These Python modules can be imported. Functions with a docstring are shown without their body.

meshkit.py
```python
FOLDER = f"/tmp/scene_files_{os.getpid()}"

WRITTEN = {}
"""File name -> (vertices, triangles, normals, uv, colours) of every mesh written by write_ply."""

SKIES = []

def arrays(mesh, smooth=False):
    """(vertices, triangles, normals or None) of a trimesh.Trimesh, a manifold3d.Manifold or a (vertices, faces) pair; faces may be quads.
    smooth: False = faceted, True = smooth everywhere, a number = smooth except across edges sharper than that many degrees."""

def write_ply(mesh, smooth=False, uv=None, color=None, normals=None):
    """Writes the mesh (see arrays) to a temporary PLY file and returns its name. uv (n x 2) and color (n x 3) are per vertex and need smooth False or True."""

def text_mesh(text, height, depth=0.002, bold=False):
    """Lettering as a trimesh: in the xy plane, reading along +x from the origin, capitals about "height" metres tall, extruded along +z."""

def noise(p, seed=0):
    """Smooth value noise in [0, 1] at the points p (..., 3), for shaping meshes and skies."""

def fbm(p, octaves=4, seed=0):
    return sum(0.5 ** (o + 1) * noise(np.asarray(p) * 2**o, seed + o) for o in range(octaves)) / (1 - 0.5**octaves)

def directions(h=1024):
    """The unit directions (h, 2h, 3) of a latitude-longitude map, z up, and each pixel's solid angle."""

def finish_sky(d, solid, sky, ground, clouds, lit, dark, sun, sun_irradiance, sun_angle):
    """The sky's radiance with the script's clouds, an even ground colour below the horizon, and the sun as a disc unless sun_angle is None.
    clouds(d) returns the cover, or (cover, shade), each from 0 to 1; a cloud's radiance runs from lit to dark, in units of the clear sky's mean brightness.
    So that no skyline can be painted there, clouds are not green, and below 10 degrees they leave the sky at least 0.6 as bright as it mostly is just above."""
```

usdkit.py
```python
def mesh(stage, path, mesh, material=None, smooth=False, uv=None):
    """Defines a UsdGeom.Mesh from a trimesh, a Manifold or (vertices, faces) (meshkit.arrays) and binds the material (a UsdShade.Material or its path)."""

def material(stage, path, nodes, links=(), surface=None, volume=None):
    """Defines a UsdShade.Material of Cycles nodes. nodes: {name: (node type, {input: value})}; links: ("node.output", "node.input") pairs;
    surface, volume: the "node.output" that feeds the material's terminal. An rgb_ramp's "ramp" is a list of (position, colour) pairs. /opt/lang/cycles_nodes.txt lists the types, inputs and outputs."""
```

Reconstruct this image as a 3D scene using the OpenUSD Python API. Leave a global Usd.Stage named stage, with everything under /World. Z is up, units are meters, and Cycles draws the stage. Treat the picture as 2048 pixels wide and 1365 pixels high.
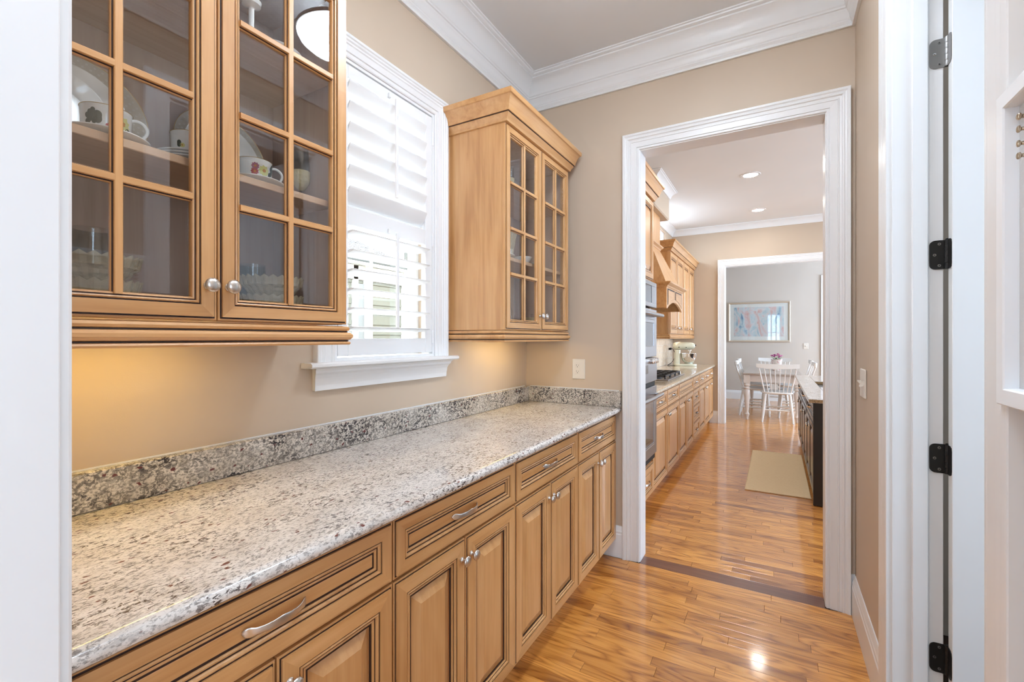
import math, random
import numpy as np, trimesh, manifold3d, usdkit, meshkit
from pxr import Usd, UsdGeom, UsdLux, Gf, Sdf, UsdShade

stage = Usd.Stage.CreateInMemory()
UsdGeom.SetStageUpAxis(stage, 'Z'); UsdGeom.SetStageMetersPerUnit(stage, 1.0)
UsdGeom.Xform.Define(stage, '/World'); UsdGeom.Scope.Define(stage, '/World/Looks')
R = random.Random(7)

# ------------------------------------------------------------------ camera
cam = UsdGeom.Camera.Define(stage, '/World/camera')
cam.CreateHorizontalApertureAttr(36.0); cam.CreateVerticalApertureAttr(36.0 * 1365 / 2048)
cam.CreateFocalLengthAttr(36.0 * 916.4 / 2048)
cam.CreateVerticalApertureOffsetAttr(-6.2 * 36.0 / 2048)
cam.CreateClippingRangeAttr(Gf.Vec2f(0.02, 200))
cam.CreateExposureAttr(0.0)
cx = UsdGeom.Xformable(cam)
cx.AddTranslateOp().Set(Gf.Vec3d(1.418, -2.664, 1.294))
cx.AddRotateXYZOp().Set(Gf.Vec3f(90, 0, 29.83))

# ------------------------------------------------------------------ sky and daylight through the windows of the rooms
dome = UsdLux.DomeLight.Define(stage, '/World/sky_light')
dome.CreateIntensityAttr(4.0); dome.CreateColorAttr(Gf.Vec3f(0.90, 0.96, 1.0))

def rect_light(name, loc, rot, w, h, power, color):
    l = UsdLux.RectLight.Define(stage, '/World/' + name)
    l.CreateWidthAttr(w); l.CreateHeightAttr(h); l.CreateIntensityAttr(power); l.CreateColorAttr(Gf.Vec3f(*color))
    x = UsdGeom.Xformable(l); x.AddTranslateOp().Set(Gf.Vec3d(*loc)); x.AddRotateXYZOp().Set(Gf.Vec3f(*rot))
    return l
DAY = (0.70, 0.92, 1.18)
# a RectLight shines along its local -z; each fills a window opening of a room
rect_light('daylight_hall', (1.375, -6.38, 1.55), (90, 0, 180), 0.55, 1.7, 7.0, DAY)             # faces +y
rect_light('daylight_hall_west', (-0.7, -6.38, 1.6), (90, 0, 180), 1.6, 2.1, 1.5, DAY)
rect_light('daylight_hall_east', (3.1, -6.38, 1.6), (90, 0, 180), 1.8, 2.1, 5.0, DAY)
rect_light('daylight_hall_side', (-2.38, -4.4, 1.6), (90, 0, -90), 2.5, 2.1, 7.0, DAY)         # faces +x
rect_light('daylight_hall_right', (4.36, -3.6, 1.6), (90, 0, 90), 1.5, 2.0, 5.0, DAY)           # faces -x
rect_light('daylight_side_room', (3.32, -1.72, 1.6), (90, 0, 90), 1.2, 1.9, 4.6, DAY)         # faces -x
rect_light('daylight_kitchen', (6.38, 2.6, 1.6), (90, 0, 90), 3.3, 1.7, 15.0, DAY)            # faces -x
rect_light('daylight_dining', (4.88, 6.6, 1.5), (90, 0, 90), 2.3, 1.9, 14.5, DAY)            # faces -x
rect_light('daylight_transom', (-0.12, 3.85, 2.68), (90, 0, -90), 1.0, 0.3, 10.0, DAY)       # kitchen transom, faces +x

# ------------------------------------------------------------------ naming helpers
_used = {}
def path_for(name, parent):
    base = (parent.GetPath().pathString if parent is not None else '/World') + '/' + name
    k = _used.get(base, 0); _used[base] = k + 1
    return base if k == 0 else '%s_%03d' % (base, k)
def tagp(p, label=None, cat=None, group=None, kind=None):
    for key, v in (('label', label), ('category', cat), ('group', group), ('kind', kind)):
        if v: p.SetCustomDataByKey(key, v)
    return p
def thing(name, label, cat, loc=(0, 0, 0), rotz=0.0, group=None, kind=None):
    x = UsdGeom.Xform.Define(stage, path_for(name, None))
    x.AddTranslateOp().Set(Gf.Vec3d(*map(float, loc)))
    if rotz: x.AddRotateZOp().Set(float(rotz))
    return tagp(x.GetPrim(), label, cat, group, kind)
def struct(name):
    return thing(name, None, None, kind='structure')
def sub(name, parent):
    return UsdGeom.Xform.Define(stage, path_for(name, parent)).GetPrim()
def dup(src, loc, rotz=0.0, label=None, group=None):
    was = src.GetCustomData()
    base = src.GetName().rstrip('0123456789').rstrip('_')
    r = thing(base, label or was.get('label'), was.get('category'), loc, rotz, group or was.get('group'))
    r.GetReferences().AddInternalReference(src.GetPath()); r.SetInstanceable(True)
    return r
def obj(name, m, mat, parent=None, smooth=False, label=None, cat=None, group=None, kind=None):
    if isinstance(m, MB): m = m.mesh()
    g = usdkit.mesh(stage, path_for(name, parent), m, LOOK[mat], smooth=smooth)
    return tagp(g.GetPrim(), label, cat, group, kind)

# ------------------------------------------------------------------ mesh helpers
def tm(v, f): return trimesh.Trimesh(np.asarray(v, float), np.asarray(f, int), process=False)
def box(x0, x1, y0, y1, z0, z1):
    v = [(x, y, z) for x in sorted((x0, x1)) for y in sorted((y0, y1)) for z in sorted((z0, z1))]
    f = [(0, 1, 3), (0, 3, 2), (4, 6, 7), (4, 7, 5), (0, 4, 5), (0, 5, 1), (2, 3, 7), (2, 7, 6), (0, 2, 6), (0, 6, 4), (1, 5, 7), (1, 7, 3)]
    return tm(v, f)
def cbox(x0, x1, y0, y1, z0, z1, c=0.003):
    x0, x1 = sorted((x0, x1)); y0, y1 = sorted((y0, y1)); z0, z1 = sorted((z0, z1))
    c = min(c, (x1 - x0) / 2.01, (y1 - y0) / 2.01, (z1 - z0) / 2.01)
    p = []
    for x, sx in ((x0, 1), (x1, -1)):
        for y, sy in ((y0, 1), (y1, -1)):
            for z, sz in ((z0, 1), (z1, -1)):
                p += [(x + sx * c, y + sy * c, z), (x + sx * c, y, z + sz * c), (x, y + sy * c, z + sz * c)]
    m = manifold3d.Manifold.hull_points(np.array(p)).to_mesh()
    return tm(m.vert_properties[:, :3], m.tri_verts)
def hull(pts):
    m = manifold3d.Manifold.hull_points(np.asarray(pts, float)).to_mesh()
    return tm(m.vert_properties[:, :3], m.tri_verts)
def ears(p):
    p = np.asarray(p, float); idx = list(range(len(p))); out = []
    area = sum(p[i][0] * p[(i + 1) % len(p)][1] - p[(i + 1) % len(p)][0] * p[i][1] for i in idx)
    if area < 0: idx = idx[::-1]
    cr = lambda a, b, c: (p[b][0] - p[a][0]) * (p[c][1] - p[a][1]) - (p[b][1] - p[a][1]) * (p[c][0] - p[a][0])
    guard = 0
    while len(idx) > 3 and guard < 4000:
        guard += 1
        for k in range(len(idx)):
            a, b, c = idx[k - 1], idx[k], idx[(k + 1) % len(idx)]
            if cr(a, b, c) <= 1e-14: continue
            if any(cr(a, b, q) > -1e-14 and cr(b, c, q) > -1e-14 and cr(c, a, q) > -1e-14 for q in idx if q not in (a, b, c)): continue
            out.append((a, b, c)); idx.pop(k); break
        else:
            break
    if len(idx) >= 3:
        for k in range(1, len(idx) - 1): out.append((idx[0], idx[k], idx[k + 1]))
    return out
def loft(secs, prof, closed=False, caps=True):
    """Sections (m, n, 3) of a closed profile of n points; prof is the 2-D profile, for the caps."""
    S = np.asarray(secs, float); m, n = S.shape[:2]
    v = S.reshape(-1, 3); f = []
    for i in range(m if closed else m - 1):
        j = (i + 1) % m
        for k in range(n):
            l = (k + 1) % n
            a, b, c, d = i * n + k, i * n + l, j * n + l, j * n + k
            f += [(a, b, c), (a, c, d)]
    if not closed and caps:
        t = ears(prof)
        area = sum(prof[i][0] * prof[(i + 1) % n][1] - prof[(i + 1) % n][0] * prof[i][1] for i in range(n))
        s = 1 if area > 0 else -1
        f += [(a, b, c)[::-s] for a, b, c in t]
        f += [tuple(q + (m - 1) * n for q in (a, b, c)[::s]) for a, b, c in t]
    M = tm(v, f)
    if M.volume < 0: M.invert()
    return M
def prism(poly, axis, a0, a1):
    """Extrudes a 2-D polygon along x (poly in y,z), y (poly in x,z) or z (poly in x,y)."""
    def at(p, a):
        return {'x': (a, p[0], p[1]), 'y': (p[0], a, p[1]), 'z': (p[0], p[1], a)}[axis]
    return loft([[at(p, a0) for p in poly], [at(p, a1) for p in poly]], poly)
def lathe(prof, n=32, loc=(0, 0, 0), axis='z'):
    """prof: (radius, height) from bottom to top."""
    prof = [(max(r, 0.0), z) for r, z in prof]
    v, f, rings = [], [], []
    for r, z in prof:
        if r < 1e-7: rings.append([len(v)]); v.append((0, 0, z))
        else:
            rings.append(list(range(len(v), len(v) + n)))
            v += [(r * math.cos(2 * math.pi * k / n), r * math.sin(2 * math.pi * k / n), z) for k in range(n)]
    for A, B in zip(rings, rings[1:]):
        for k in range(n):
            l = (k + 1) % n
            if len(A) > 1 and len(B) > 1: f += [(A[k], A[l], B[l]), (A[k], B[l], B[k])]
            elif len(A) > 1: f.append((A[k], A[l], B[0]))
            elif len(B) > 1: f.append((A[0], B[l], B[k]))
    v = np.array(v, float)
    if axis == 'x': v = v[:, [2, 0, 1]]
    if axis == 'y': v = v[:, [1, 2, 0]]
    return tm(v + np.array(loc), f)
def tube(pts, rad, n=10, flat=1.0):
    """Round bar along pts with end caps. rad: a number or one per point."""
    P = np.asarray(pts, float); m = len(P)
    rr = np.full(m, rad, float) if np.ndim(rad) == 0 else np.asarray(rad, float)
    T = np.gradient(P, axis=0); T /= np.linalg.norm(T, axis=1)[:, None]
    up = np.array([0, 0, 1.0]) if abs(T[0][2]) < 0.9 else np.array([1.0, 0, 0])
    v, f = [], []
    N = np.cross(T[0], up); N /= np.linalg.norm(N)
    for i in range(m):
        N = N - T[i] * (N @ T[i]); N /= np.linalg.norm(N); B = np.cross(T[i], N)
        v += [P[i] + rr[i] * (math.cos(2 * math.pi * k / n) * N + flat * math.sin(2 * math.pi * k / n) * B) for k in range(n)]
    for i in range(m - 1):
        for k in range(n):
            l = (k + 1) % n
            f += [(i * n + k, i * n + l, (i + 1) * n + l), (i * n + k, (i + 1) * n + l, (i + 1) * n + k)]
    for k in range(1, n - 1):
        f += [(0, k + 1, k), ((m - 1) * n, (m - 1) * n + k, (m - 1) * n + k + 1)]
    M = tm(v, f)
    if M.volume < 0: M.invert()
    return M
class MB:
    def __init__(s, *ms): s.l = list(ms)
    def add(s, *ms): s.l += ms; return s
    def box(s, *a): s.l.append(box(*a)); return s
    def cbox(s, *a): s.l.append(cbox(*a)); return s
    def mesh(s): return trimesh.util.concatenate([tm(m.vertices, m.faces) for m in s.l])
def moved(m, loc=(0, 0, 0), rotz=0.0, rotx=0.0, roty=0.0):
    T = trimesh.transformations
    M = T.euler_matrix(math.radians(rotx), math.radians(roty), math.radians(rotz)); M[:3, 3] = loc
    m = m.copy(); m.apply_transform(M); return m

# ---- mitred rings in the plane x = const (front faces +x): rect = (y0, y1, z0, z1), profile points (inset, x)
def ring_corner(rect, k, s, x):
    y0, y1, z0, z1 = rect
    return [(x, y0 + s, z0 + s), (x, y1 - s, z0 + s), (x, y1 - s, z1 - s), (x, y0 + s, z1 - s)][k % 4]
def ring_side(rect, k, prof):       # k: 0 bottom, 1 right (+y), 2 top, 3 left (-y)
    return loft([[ring_corner(rect, k, s, x) for s, x in prof], [ring_corner(rect, k + 1, s, x) for s, x in prof]], prof)
def ring(rect, prof):
    return loft([[ring_corner(rect, k, s, x) for s, x in prof] for k in range(4)], prof, closed=True)

# ------------------------------------------------------------------ materials
LOOK = {}
def mat(name, nodes, links=(), surface='p.BSDF'):
    LOOK[name] = usdkit.material(stage, '/World/Looks/' + name, nodes, links, surface=surface)
def plain(name, color, rough=0.5, bump=0.0, bscale=200.0, **kw):
    nodes = {'p': ('principled_bsdf', dict(base_color=color, roughness=rough, **kw))}
    links = []
    if bump:
        nodes.update({'g': ('geometry', {}), 'n': ('noise_texture', {'scale': bscale, 'detail': 3.0}), 'b': ('bump', {'strength': bump, 'distance': 0.002})})
        links = [('g.position', 'n.vector'), ('n.fac', 'b.height'), ('b.normal', 'p.normal')]
    mat(name, nodes, links)
def painted(name, color, var=0.06, rough=0.55):
    c2 = tuple(c * (1 - var) for c in color)
    mat(name, {'g': ('geometry', {}), 'n': ('noise_texture', {'scale': 1.7, 'detail': 3.0}), 'r': ('rgb_ramp', {'ramp': [(0.3, c2), (0.7, color)]}),
               'f': ('noise_texture', {'scale': 260.0, 'detail': 2.0}), 'b': ('bump', {'strength': 0.12, 'distance': 0.001}), 'p': ('principled_bsdf', {'roughness': rough})},
        [('g.position', 'n.vector'), ('n.fac', 'r.fac'), ('r.color', 'p.base_color'), ('g.position', 'f.vector'), ('f.fac', 'b.height'), ('b.normal', 'p.normal')])
painted('wall_paint', (0.60, 0.480, 0.365))
painted('wall_paint_dining', (0.62, 0.56, 0.50))
painted('ceiling_paint', (0.80, 0.80, 0.80), 0.03, 0.7)
plain('trim_white', (0.83, 0.83, 0.83), 0.32)
plain('shutter_white', (0.86, 0.87, 0.88), 0.4)
plain('glaze', (0.030, 0.012, 0.009), 0.5)
plain('seam_dark', (0.05, 0.022, 0.01), 0.6)
plain('plate_ivory', (0.76, 0.70, 0.62), 0.35)
plain('slot_dark', (0.02, 0.016, 0.012), 0.5)
plain('porcelain', (0.84, 0.83, 0.81), 0.12, coat_weight=0.5)
plain('porcelain_rim', (0.62, 0.58, 0.50), 0.3)
plain('gold_line', (0.65, 0.45, 0.18), 0.3, metallic=0.8)
plain('black_metal', (0.018, 0.017, 0.016), 0.42, metallic=0.3)
plain('pewter', (0.30, 0.29, 0.28), 0.34, metallic=0.9)
plain('chrome', (0.78, 0.78, 0.78), 0.12, metallic=1.0)
plain('cast_iron', (0.02, 0.02, 0.022), 0.5)
plain('rubber_black', (0.015, 0.015, 0.015), 0.6)
plain('oven_glass', (0.045, 0.032, 0.027), 0.08, coat_weight=0.2)
plain('mixer_cream', (0.70, 0.70, 0.55), 0.2, coat_weight=0.6)
plain('island_black', (0.012, 0.009, 0.008), 0.3)
plain('island_bronze', (0.05, 0.036, 0.030), 0.3, coat_weight=0.4)
plain('chair_white', (0.82, 0.80, 0.77), 0.35)
plain('table_top', (0.46, 0.39, 0.34), 0.3)
plain('table_cream', (0.74, 0.66, 0.60), 0.35)
plain('petal_pink', (0.66, 0.20, 0.42), 0.6)
plain('petal_magenta', (0.40, 0.06, 0.26), 0.6)
plain('leaf_green', (0.10, 0.22, 0.06), 0.5)
plain('mat_white', (0.85, 0.85, 0.83), 0.7)
plain('frame_champagne', (0.62, 0.53, 0.42), 0.3, metallic=0.35)
plain('board_linen', (0.72, 0.71, 0.71), 0.8, 0.5, 700.0)
plain('brass_pin', (0.52, 0.44, 0.34), 0.25, metallic=1.0)
plain('frame_white', (0.90, 0.92, 0.94), 0.35)
plain('house_siding', (0.12, 0.125, 0.10), 0.7)
plain('house_trim', (0.75, 0.75, 0.74), 0.6)
plain('house_panel', (0.25, 0.235, 0.185), 0.7)
plain('house_dark', (0.06, 0.064, 0.055), 0.6)
plain('house_glass', (0.17, 0.19, 0.20), 0.3)
plain('lawn', (0.03, 0.05, 0.015), 0.9)
plain('closet_dark', (0.35, 0.31, 0.27), 0.7)
def nickel(name, c, rough):
    mat(name, {'g': ('geometry', {}), 'm': ('mapping', {'scale': (900.0, 60.0, 900.0)}), 'n': ('noise_texture', {'scale': 1.0, 'detail': 2.0}), 'b': ('bump', {'strength': 0.15, 'distance': 0.0005}),
               'p': ('principled_bsdf', {'base_color': c, 'metallic': 1.0, 'roughness': rough})},
        [('g.position', 'm.vector'), ('m.vector', 'n.vector'), ('n.fac', 'b.height'), ('b.normal', 'p.normal')])
nickel('satin_nickel', (0.64, 0.60, 0.56), 0.28)
nickel('steel', (0.42, 0.42, 0.44), 0.32)

def maple(name, axis, light, mid, dark, rough=0.36, coat=0.6):
    sc = {'x': (2.2, 42, 42), 'y': (42, 2.2, 42), 'z': (42, 42, 2.2)}[axis]
    bl = {'x': (2.0, 7, 7), 'y': (7, 2.0, 7), 'z': (7, 7, 2.0)}[axis]
    nodes = {'g': ('geometry', {}), 'o': ('object_info', {}), 'os': ('vector_math', {'math_type': 'multiply_add', 'vector2': (37.0, 53.0, 71.0)}),
             'm': ('mapping', {'scale': tuple(map(float, sc))}), 'n': ('noise_texture', {'scale': 1.0, 'detail': 5.0, 'roughness': 0.6, 'distortion': 0.4}),
             'm2': ('mapping', {'scale': tuple(map(float, bl))}), 'n2': ('noise_texture', {'scale': 1.0, 'detail': 3.0, 'distortion': 0.8}),
             'mx': ('mix_float', {'fac': 0.45}), 'r': ('rgb_ramp', {'ramp': [(0.30, dark), (0.46, mid), (0.66, light)]}),
             'hs': ('hsv', {'hue': 0.5, 'saturation': 1.0, 'fac': 1.0}), 'mr': ('map_range', {'from_min': 0.0, 'from_max': 1.0, 'to_min': 0.93, 'to_max': 1.07}),
             'b': ('bump', {'strength': 0.06, 'distance': 0.001}),
             'p': ('principled_bsdf', {'roughness': rough, 'coat_weight': coat, 'coat_roughness': 0.27})}
    links = [('o.random', 'os.vector1'), ('g.position', 'os.vector3'), ('os.vector', 'm.vector'), ('m.vector', 'n.vector'), ('os.vector', 'm2.vector'), ('m2.vector', 'n2.vector'),
             ('n.fac', 'mx.a'), ('n2.fac', 'mx.b'), ('mx.result', 'r.fac'), ('r.color', 'hs.color'), ('o.random', 'mr.value'), ('mr.result', 'hs.value'), ('hs.color', 'p.base_color'), ('n.fac', 'b.height'), ('b.normal', 'p.normal')]
    mat(name, nodes, links)
ML, MM, MD = (0.72, 0.405, 0.175), (0.62, 0.315, 0.115), (0.48, 0.215, 0.065)
for ax in 'xyz': maple('maple_' + ax, ax, ML, MM, MD)
IL, IM, ID = (0.56, 0.41, 0.33), (0.50, 0.35, 0.28), (0.43, 0.29, 0.22)
maple('maple_inside', 'z', IL, IM, ID, 0.5, 0.0)
maple('maple_shelf', 'y', (0.66, 0.43, 0.28), (0.58, 0.36, 0.22), (0.5, 0.29, 0.17), 0.45, 0.1)

def oak(name):
    nodes = {'g': ('geometry', {}), 'o': ('object_info', {}), 'ad': ('math', {'math_type': 'add'}), 'fr': ('math', {'math_type': 'fraction'}),
             'os': ('vector_math', {'math_type': 'multiply_add', 'vector2': (31.0, 17.0, 7.0)}),
             'm': ('mapping', {'scale': (3.2, 46.0, 10.0)}), 'n': ('noise_texture', {'scale': 1.0, 'detail': 6.0, 'roughness': 0.65, 'distortion': 0.6}),
             'm2': ('mapping', {'scale': (1.5, 9.0, 5.0)}), 'w': ('noise_texture', {'scale': 1.0, 'detail': 1.0, 'roughness': 0.4, 'distortion': 0.6}),
             'k1': ('math', {'math_type': 'multiply', 'value2': 62.0}), 'k2': ('math', {'math_type': 'sine'}), 'k3': ('map_range', {'from_min': -1.0, 'from_max': 1.0, 'to_min': 0.0, 'to_max': 1.0}), 'k4': ('math', {'math_type': 'power', 'value2': 0.45}), 'k5': ('map_range', {'from_min': 0.0, 'from_max': 1.0, 'to_min': 0.22, 'to_max': 0.68}),
             'mx': ('mix_float', {'fac': 0.42}), 'r': ('rgb_ramp', {'ramp': [(0.26, (0.20, 0.060, 0.010)), (0.40, (0.46, 0.175, 0.033)), (0.55, (0.68, 0.30, 0.064)), (0.78, (0.80, 0.42, 0.115))]}),
             'tone': ('rgb_ramp', {'ramp': [(0.0, (0.52, 0.42, 0.36)), (0.12, (0.78, 0.70, 0.62)), (0.5, (1.0, 0.97, 0.92)), (1.0, (1.18, 1.2, 1.22))]}),
             'mul': ('mix_color', {'blend_type': 'multiply', 'fac': 1.0, 'use_clamp_result': False}),
             'b': ('bump', {'strength': 0.05, 'distance': 0.001}),
             'p': ('principled_bsdf', {'roughness': 0.28, 'coat_weight': 0.7, 'coat_roughness': 0.10})}
    links = [('o.random', 'ad.value1'), ('g.random_per_island', 'ad.value2'), ('ad.value', 'fr.value1'), ('fr.value', 'os.vector1'), ('g.position', 'os.vector3'),
             ('os.vector', 'm.vector'), ('m.vector', 'n.vector'), ('os.vector', 'm2.vector'), ('m2.vector', 'w.vector'), ('n.fac', 'mx.a'), ('w.fac', 'k1.value1'), ('k1.value', 'k2.value1'), ('k2.value', 'k3.value'), ('k3.result', 'k4.value1'), ('k4.value', 'k5.value'), ('k5.result', 'mx.b'), ('mx.result', 'r.fac'),
             ('fr.value', 'tone.fac'), ('r.color', 'mul.a'), ('tone.color', 'mul.b'), ('mul.result', 'p.base_color'), ('n.fac', 'b.height'), ('b.normal', 'p.normal')]
    mat(name, nodes, links)
oak('oak')
maple('threshold_wood', 'x', (0.22, 0.085, 0.045), (0.16, 0.055, 0.03), (0.10, 0.033, 0.02), 0.3, 0.5)

def granite(name, base, cream, dark, garnet, dens=0.0, sc=(1.0, 1.0, 1.0)):
    nodes = {'g': ('geometry', {}), 'm': ('mapping', {'scale': sc, 'rotation': (0.25, 0.15, 0.12)}),
             'n1': ('noise_texture', {'scale': 105.0, 'detail': 7.0, 'roughness': 0.70, 'distortion': 0.7}), 'r1': ('rgb_ramp', {'ramp': [(0.530 - dens, (0, 0, 0)), (0.572 - dens, (1, 1, 1))]}),
             'n2': ('noise_texture', {'scale': 17.0, 'detail': 5.0, 'roughness': 0.65}), 'r2': ('rgb_ramp', {'ramp': [(0.35, cream), (0.62, base)]}),
             'nm': ('noise_texture', {'scale': 9.0, 'detail': 4.0, 'roughness': 0.6}), 'rm': ('rgb_ramp', {'ramp': [(0.38, (0.25, 0.25, 0.25)), (0.58, (1, 1, 1))]}), 'mm': ('math', {'math_type': 'multiply'}),
             'vd': ('noise_texture', {'scale': 60.0, 'detail': 2.0}), 'va': ('vector_math', {'math_type': 'multiply_add', 'vector2': (0.02, 0.02, 0.02)}), 'v': ('voronoi_texture', {'scale': 38.0, 'randomness': 1.0}), 'r3': ('rgb_ramp', {'ramp': [(0.11, (1, 1, 1)), (0.16, (0, 0, 0))]}),
             'n4': ('noise_texture', {'scale': 190.0, 'detail': 4.0, 'roughness': 0.65}), 'r4': ('rgb_ramp', {'ramp': [(0.52 - dens, (0, 0, 0)), (0.62 - dens, (0.8, 0.8, 0.8))]}),
             'mix1': ('mix', {}), 'mix2': ('mix', {}), 'mix3': ('mix', {}),
             'cg': ('color', {'value': tuple(c * 0.42 for c in cream)}), 'cd': ('color', {'value': dark}), 'cr': ('color', {'value': garnet}),
             'b1': ('rgb_to_bw', {}), 'b2': ('rgb_to_bw', {}),
             'p': ('principled_bsdf', {'roughness': 0.16, 'coat_weight': 0.35, 'coat_roughness': 0.05})}
    links = [('g.position', 'm.vector')] + [('m.vector', x + '.vector') for x in ('n1', 'n2', 'nm', 'vd', 'n4')] + [('vd.color', 'va.vector1'), ('m.vector', 'va.vector3'), ('va.vector', 'v.vector'),
        ('n1.fac', 'r1.fac'), ('n2.fac', 'r2.fac'), ('v.distance', 'r3.fac'), ('n4.fac', 'r4.fac'), ('nm.fac', 'rm.fac'), ('r1.color', 'b1.color'), ('rm.color', 'b2.color'), ('b1.val', 'mm.value1'), ('b2.val', 'mm.value2'),
        ('r2.color', 'mix1.color1'), ('cg.color', 'mix1.color2'), ('r4.color', 'mix1.fac'), ('mix1.color', 'mix2.color1'), ('cd.color', 'mix2.color2'), ('mm.value', 'mix2.fac'),
        ('mix2.color', 'mix3.color1'), ('cr.color', 'mix3.color2'), ('r3.color', 'mix3.fac'), ('mix3.color', 'p.base_color')]
    mat(name, nodes, links)
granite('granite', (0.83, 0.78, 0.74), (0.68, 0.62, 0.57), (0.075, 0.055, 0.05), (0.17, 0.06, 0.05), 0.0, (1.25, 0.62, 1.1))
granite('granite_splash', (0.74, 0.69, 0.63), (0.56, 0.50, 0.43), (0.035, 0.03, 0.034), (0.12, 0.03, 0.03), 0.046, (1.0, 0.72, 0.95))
granite('granite_kitchen', (0.74, 0.63, 0.48), (0.62, 0.50, 0.35), (0.24, 0.17, 0.11), (0.24, 0.10, 0.06))
granite('granite_brown', (0.30, 0.20, 0.10), (0.42, 0.28, 0.14), (0.05, 0.035, 0.02), (0.12, 0.05, 0.03))
mat('tile_travertine', {'g': ('geometry', {}), 'o': ('object_info', {}), 'n': ('noise_texture', {'scale': 18.0, 'detail': 4.0}), 'r': ('rgb_ramp', {'ramp': [(0.3, (0.60, 0.47, 0.34)), (0.7, (0.74, 0.64, 0.52))]}),
     'mr': ('map_range', {'to_min': 0.85, 'to_max': 1.1}), 'hs': ('hsv', {}), 'p': ('principled_bsdf', {'roughness': 0.5})},
    [('g.position', 'n.vector'), ('n.fac', 'r.fac'), ('r.color', 'hs.color'), ('o.random', 'mr.value'), ('mr.result', 'hs.value'), ('hs.color', 'p.base_color')])
mat('rug_jute', {'g': ('geometry', {}), 'm': ('mapping', {'scale': (60.0, 260.0, 60.0)}), 'n': ('noise_texture', {'scale': 1.0, 'detail': 4.0, 'roughness': 0.7}), 'r': ('rgb_ramp', {'ramp': [(0.3, (0.78, 0.60, 0.36)), (0.7, (0.88, 0.72, 0.48))]}),
     'b': ('bump', {'strength': 0.15, 'distance': 0.002}), 'p': ('principled_bsdf', {'roughness': 0.95})},
    [('g.position', 'm.vector'), ('m.vector', 'n.vector'), ('n.fac', 'r.fac'), ('r.color', 'p.base_color'), ('n.fac', 'b.height'), ('b.normal', 'p.normal')])
def clear_pane(name, tint, lo, hi, rough):
    mat(name, {'t': ('transparent_bsdf', {'color': tint}), 'g': ('glossy_bsdf', {'color': (1, 1, 1), 'roughness': rough}), 'f': ('layer_weight', {'blend': 0.5}), 'pw': ('math', {'math_type': 'power', 'value2': 5.0}),
               'k': ('map_range', {'to_min': lo, 'to_max': hi, 'clamp': True}), 'mx': ('mix_closure', {})},
        [('f.facing', 'pw.value1'), ('pw.value', 'k.value'), ('k.result', 'mx.fac'), ('t.BSDF', 'mx.closure1'), ('g.BSDF', 'mx.closure2')], surface='mx.closure')
clear_pane('pane_glass', (0.96, 0.97, 0.97), 0.048, 1.0, 0.0)
clear_pane('clear_glass', (0.93, 0.94, 0.94), 0.05, 1.0, 0.02)
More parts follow.
